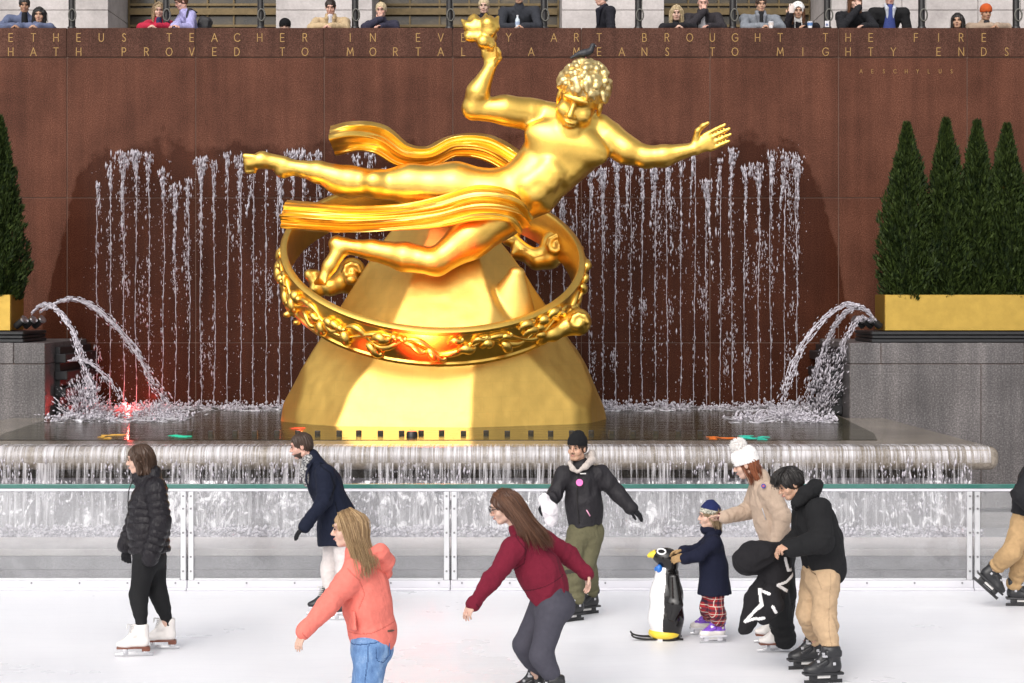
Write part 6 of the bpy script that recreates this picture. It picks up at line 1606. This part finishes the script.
tt, H_, R_, J_ = onlooker(798, 11, 'smiling woman with a white hood holding up a phone', SK['warm'], 'coat', (.014, .012, .015), 'long', 'chestnut', (-.05, -1, -.18), arms='phone', wide=.19, extra=white_hood)
ph = J_['wf'] + A(.02, -.05, .10)
pt = thing('phone', ph, 'phone in a pale case held up by the woman in the white hood', 'phone'); part(pt, 'case', [box(ph - A(.038, .005, .075), ph + A(.038, .005, .075), .006)], plain('pale_phone_case', (.62, .52, .48), .4), 40); part(pt, 'camera_lens', [tube([ph + A(-.02, -.006, .055), ph + A(-.02, -.009, .055)], .009, 12)], M['black_paint'])
onlooker(855, 1, 'woman with brown hair in a black coat, hand at her mouth', SK['fair'], 'coat', (.014, .014, .017), 'long', 'chestnut', (.05, -1, -.3), arms='mouth', wide=.22)
onlooker(890, -3, 'man in a blue shirt under a black parka at the parapet', SK['pink'], 'parka', (.012, .012, .013), 'short', 'dark', (.0, -1, -.3), wide=.25, arms='down', extra=both(open_front((.045, .065, .22), 'blue_shirt'), lapels((.45, .47, .52), 'grey_lining')))
onlooker(957.5, 21, 'woman with long black hair beside the man in the orange beanie', SK['warm'], 'coat', (.022, .015, .016), 'long', 'black', (-.35, -1, -.1), arms='down', wide=.17)
onlooker(986, 13, 'man in an orange beanie and tan jacket with hands clasped', SK['tan'], 'jacket', (.34, .255, .19), None, None, (.15, -1, -.2), wide=.24, extra=both(beanie((.46, .085, .02), 'orange_knit'), open_front((.03, .03, .035), 'dark_shirt')))
# things standing on the parapet
def cup(px, label, c1):
    p = W(px, 30, DW + .05); p[2] = 7.29
    t = thing('paper_cup', p, label, 'cup'); part(t, 'cup_body', [lathe([(.030, 0), (.044, .085), (.044, .09)], 20, p)], plain('cup_paper_%d' % px, (.78, .76, .76), .6), 50)
    part(t, 'sleeve', [lathe([(.0385, .04), (.0455, .088)], 20, p, False)], plain('cup_print_%d' % px, c1, .6), 50); part(t, 'lid', [lathe([(.046, .09), (.046, .1), (.038, .108), (.03, .108)], 20, p)], M['white_plastic'], 40)
cup(771, 'small white paper cup by the man in the grey jacket', (.7, .62, .58)); cup(810, 'blue and white paper cup in front of the woman with the phone', (.10, .20, .42))
p = W(517.5, 28, DW + .12); p[2] = 7.29
t = thing('water_bottle', p, 'clear plastic water bottle standing on the parapet', 'bottle')
part(t, 'bottle_body', [lathe([(.034, 0), (.038, .01), (.036, .06), (.038, .12), (.036, .15), (.016, .185), (.015, .2)], 20, p)], plain('bottle_plastic', (.55, .62, .68), .12, 0, .6), 50)
part(t, 'label', [lathe([(.0385, .065), (.0385, .115)], 20, p, False)], plain('bottle_label', (.30, .38, .52), .5), 50); part(t, 'cap', [lathe([(.017, .198), (.017, .222)], 16, p)], M['white_plastic'], 50)
p = W(827, 24, DP - .08)
t = thing('notice', p, 'small white notice fixed to a flagpole', 'sign'); part(t, 'plate', [box(p - A(.035, .006, .05), p + A(.035, .006, .05), .003)], M['white_plastic'], sm=False); part(t, 'mark', [box(p - A(.02, .0085, .03), p + A(.018, -.0, .005), .001)][:1], plain('blue_mark', (.12, .16, .3), .6), sm=False)
# ================================================================ daylight, camera
w = bpy.data.worlds.new('World'); SC.world = w; w.use_nodes = True; nt = w.node_tree
bg = nt.nodes['Background']; sky = N(nt, 'ShaderNodeTexSky'); sky.sky_type = 'NISHITA'; sky.sun_disc = False
SUN_EL, SUN_AZ = radians(40), radians(200)             # high, from behind the camera
sky.sun_elevation = SUN_EL; sky.sun_rotation = SUN_AZ; sky.air_density = 1.0; sky.dust_density = 4.0; sky.ozone_density = 1.0
hs = N(nt, 'ShaderNodeHueSaturation'); hs.inputs['Saturation'].default_value = .28; nt.links.new(sky.outputs[0], hs.inputs['Color'])
nt.links.new(hs.outputs[0], bg.inputs['Color']); bg.inputs['Strength'].default_value = .13
l = bpy.data.lights.new('sun', 'SUN'); l.energy = .75; l.angle = radians(75); l.color = (1, .96, .92)
so = bpy.data.objects.new('sun', l); COL.objects.link(so)
dirv = Vector((sin(SUN_AZ) * cos(SUN_EL), cos(SUN_AZ) * cos(SUN_EL), sin(SUN_EL)))
so.rotation_euler = (-dirv).to_track_quat('-Z', 'Y').to_euler(); so.location = (0, -5, 30)
cam = bpy.data.cameras.new('camera'); co = bpy.data.objects.new('camera', cam); COL.objects.link(co)
cam.sensor_width = 36; cam.lens = 36 * F / 1024; cam.shift_y = -(341.5 - HY) / 1024; cam.clip_start = .3; cam.clip_end = 4000
co.location = (0, 0, CZ); co.rotation_euler = (radians(90), 0, 0); SC.camera = co
vs_ = SC.view_settings; vs_.view_transform = 'Standard'; vs_.look = 'None'; vs_.exposure = .55; vs_.gamma = 1; vs_.use_curve_mapping = False
SC.cycles.max_bounces = 8; SC.cycles.transparent_max_bounces = 24; SC.cycles.caustics_reflective = False; SC.cycles.caustics_refractive = False
SC.cycles.use_denoising = True
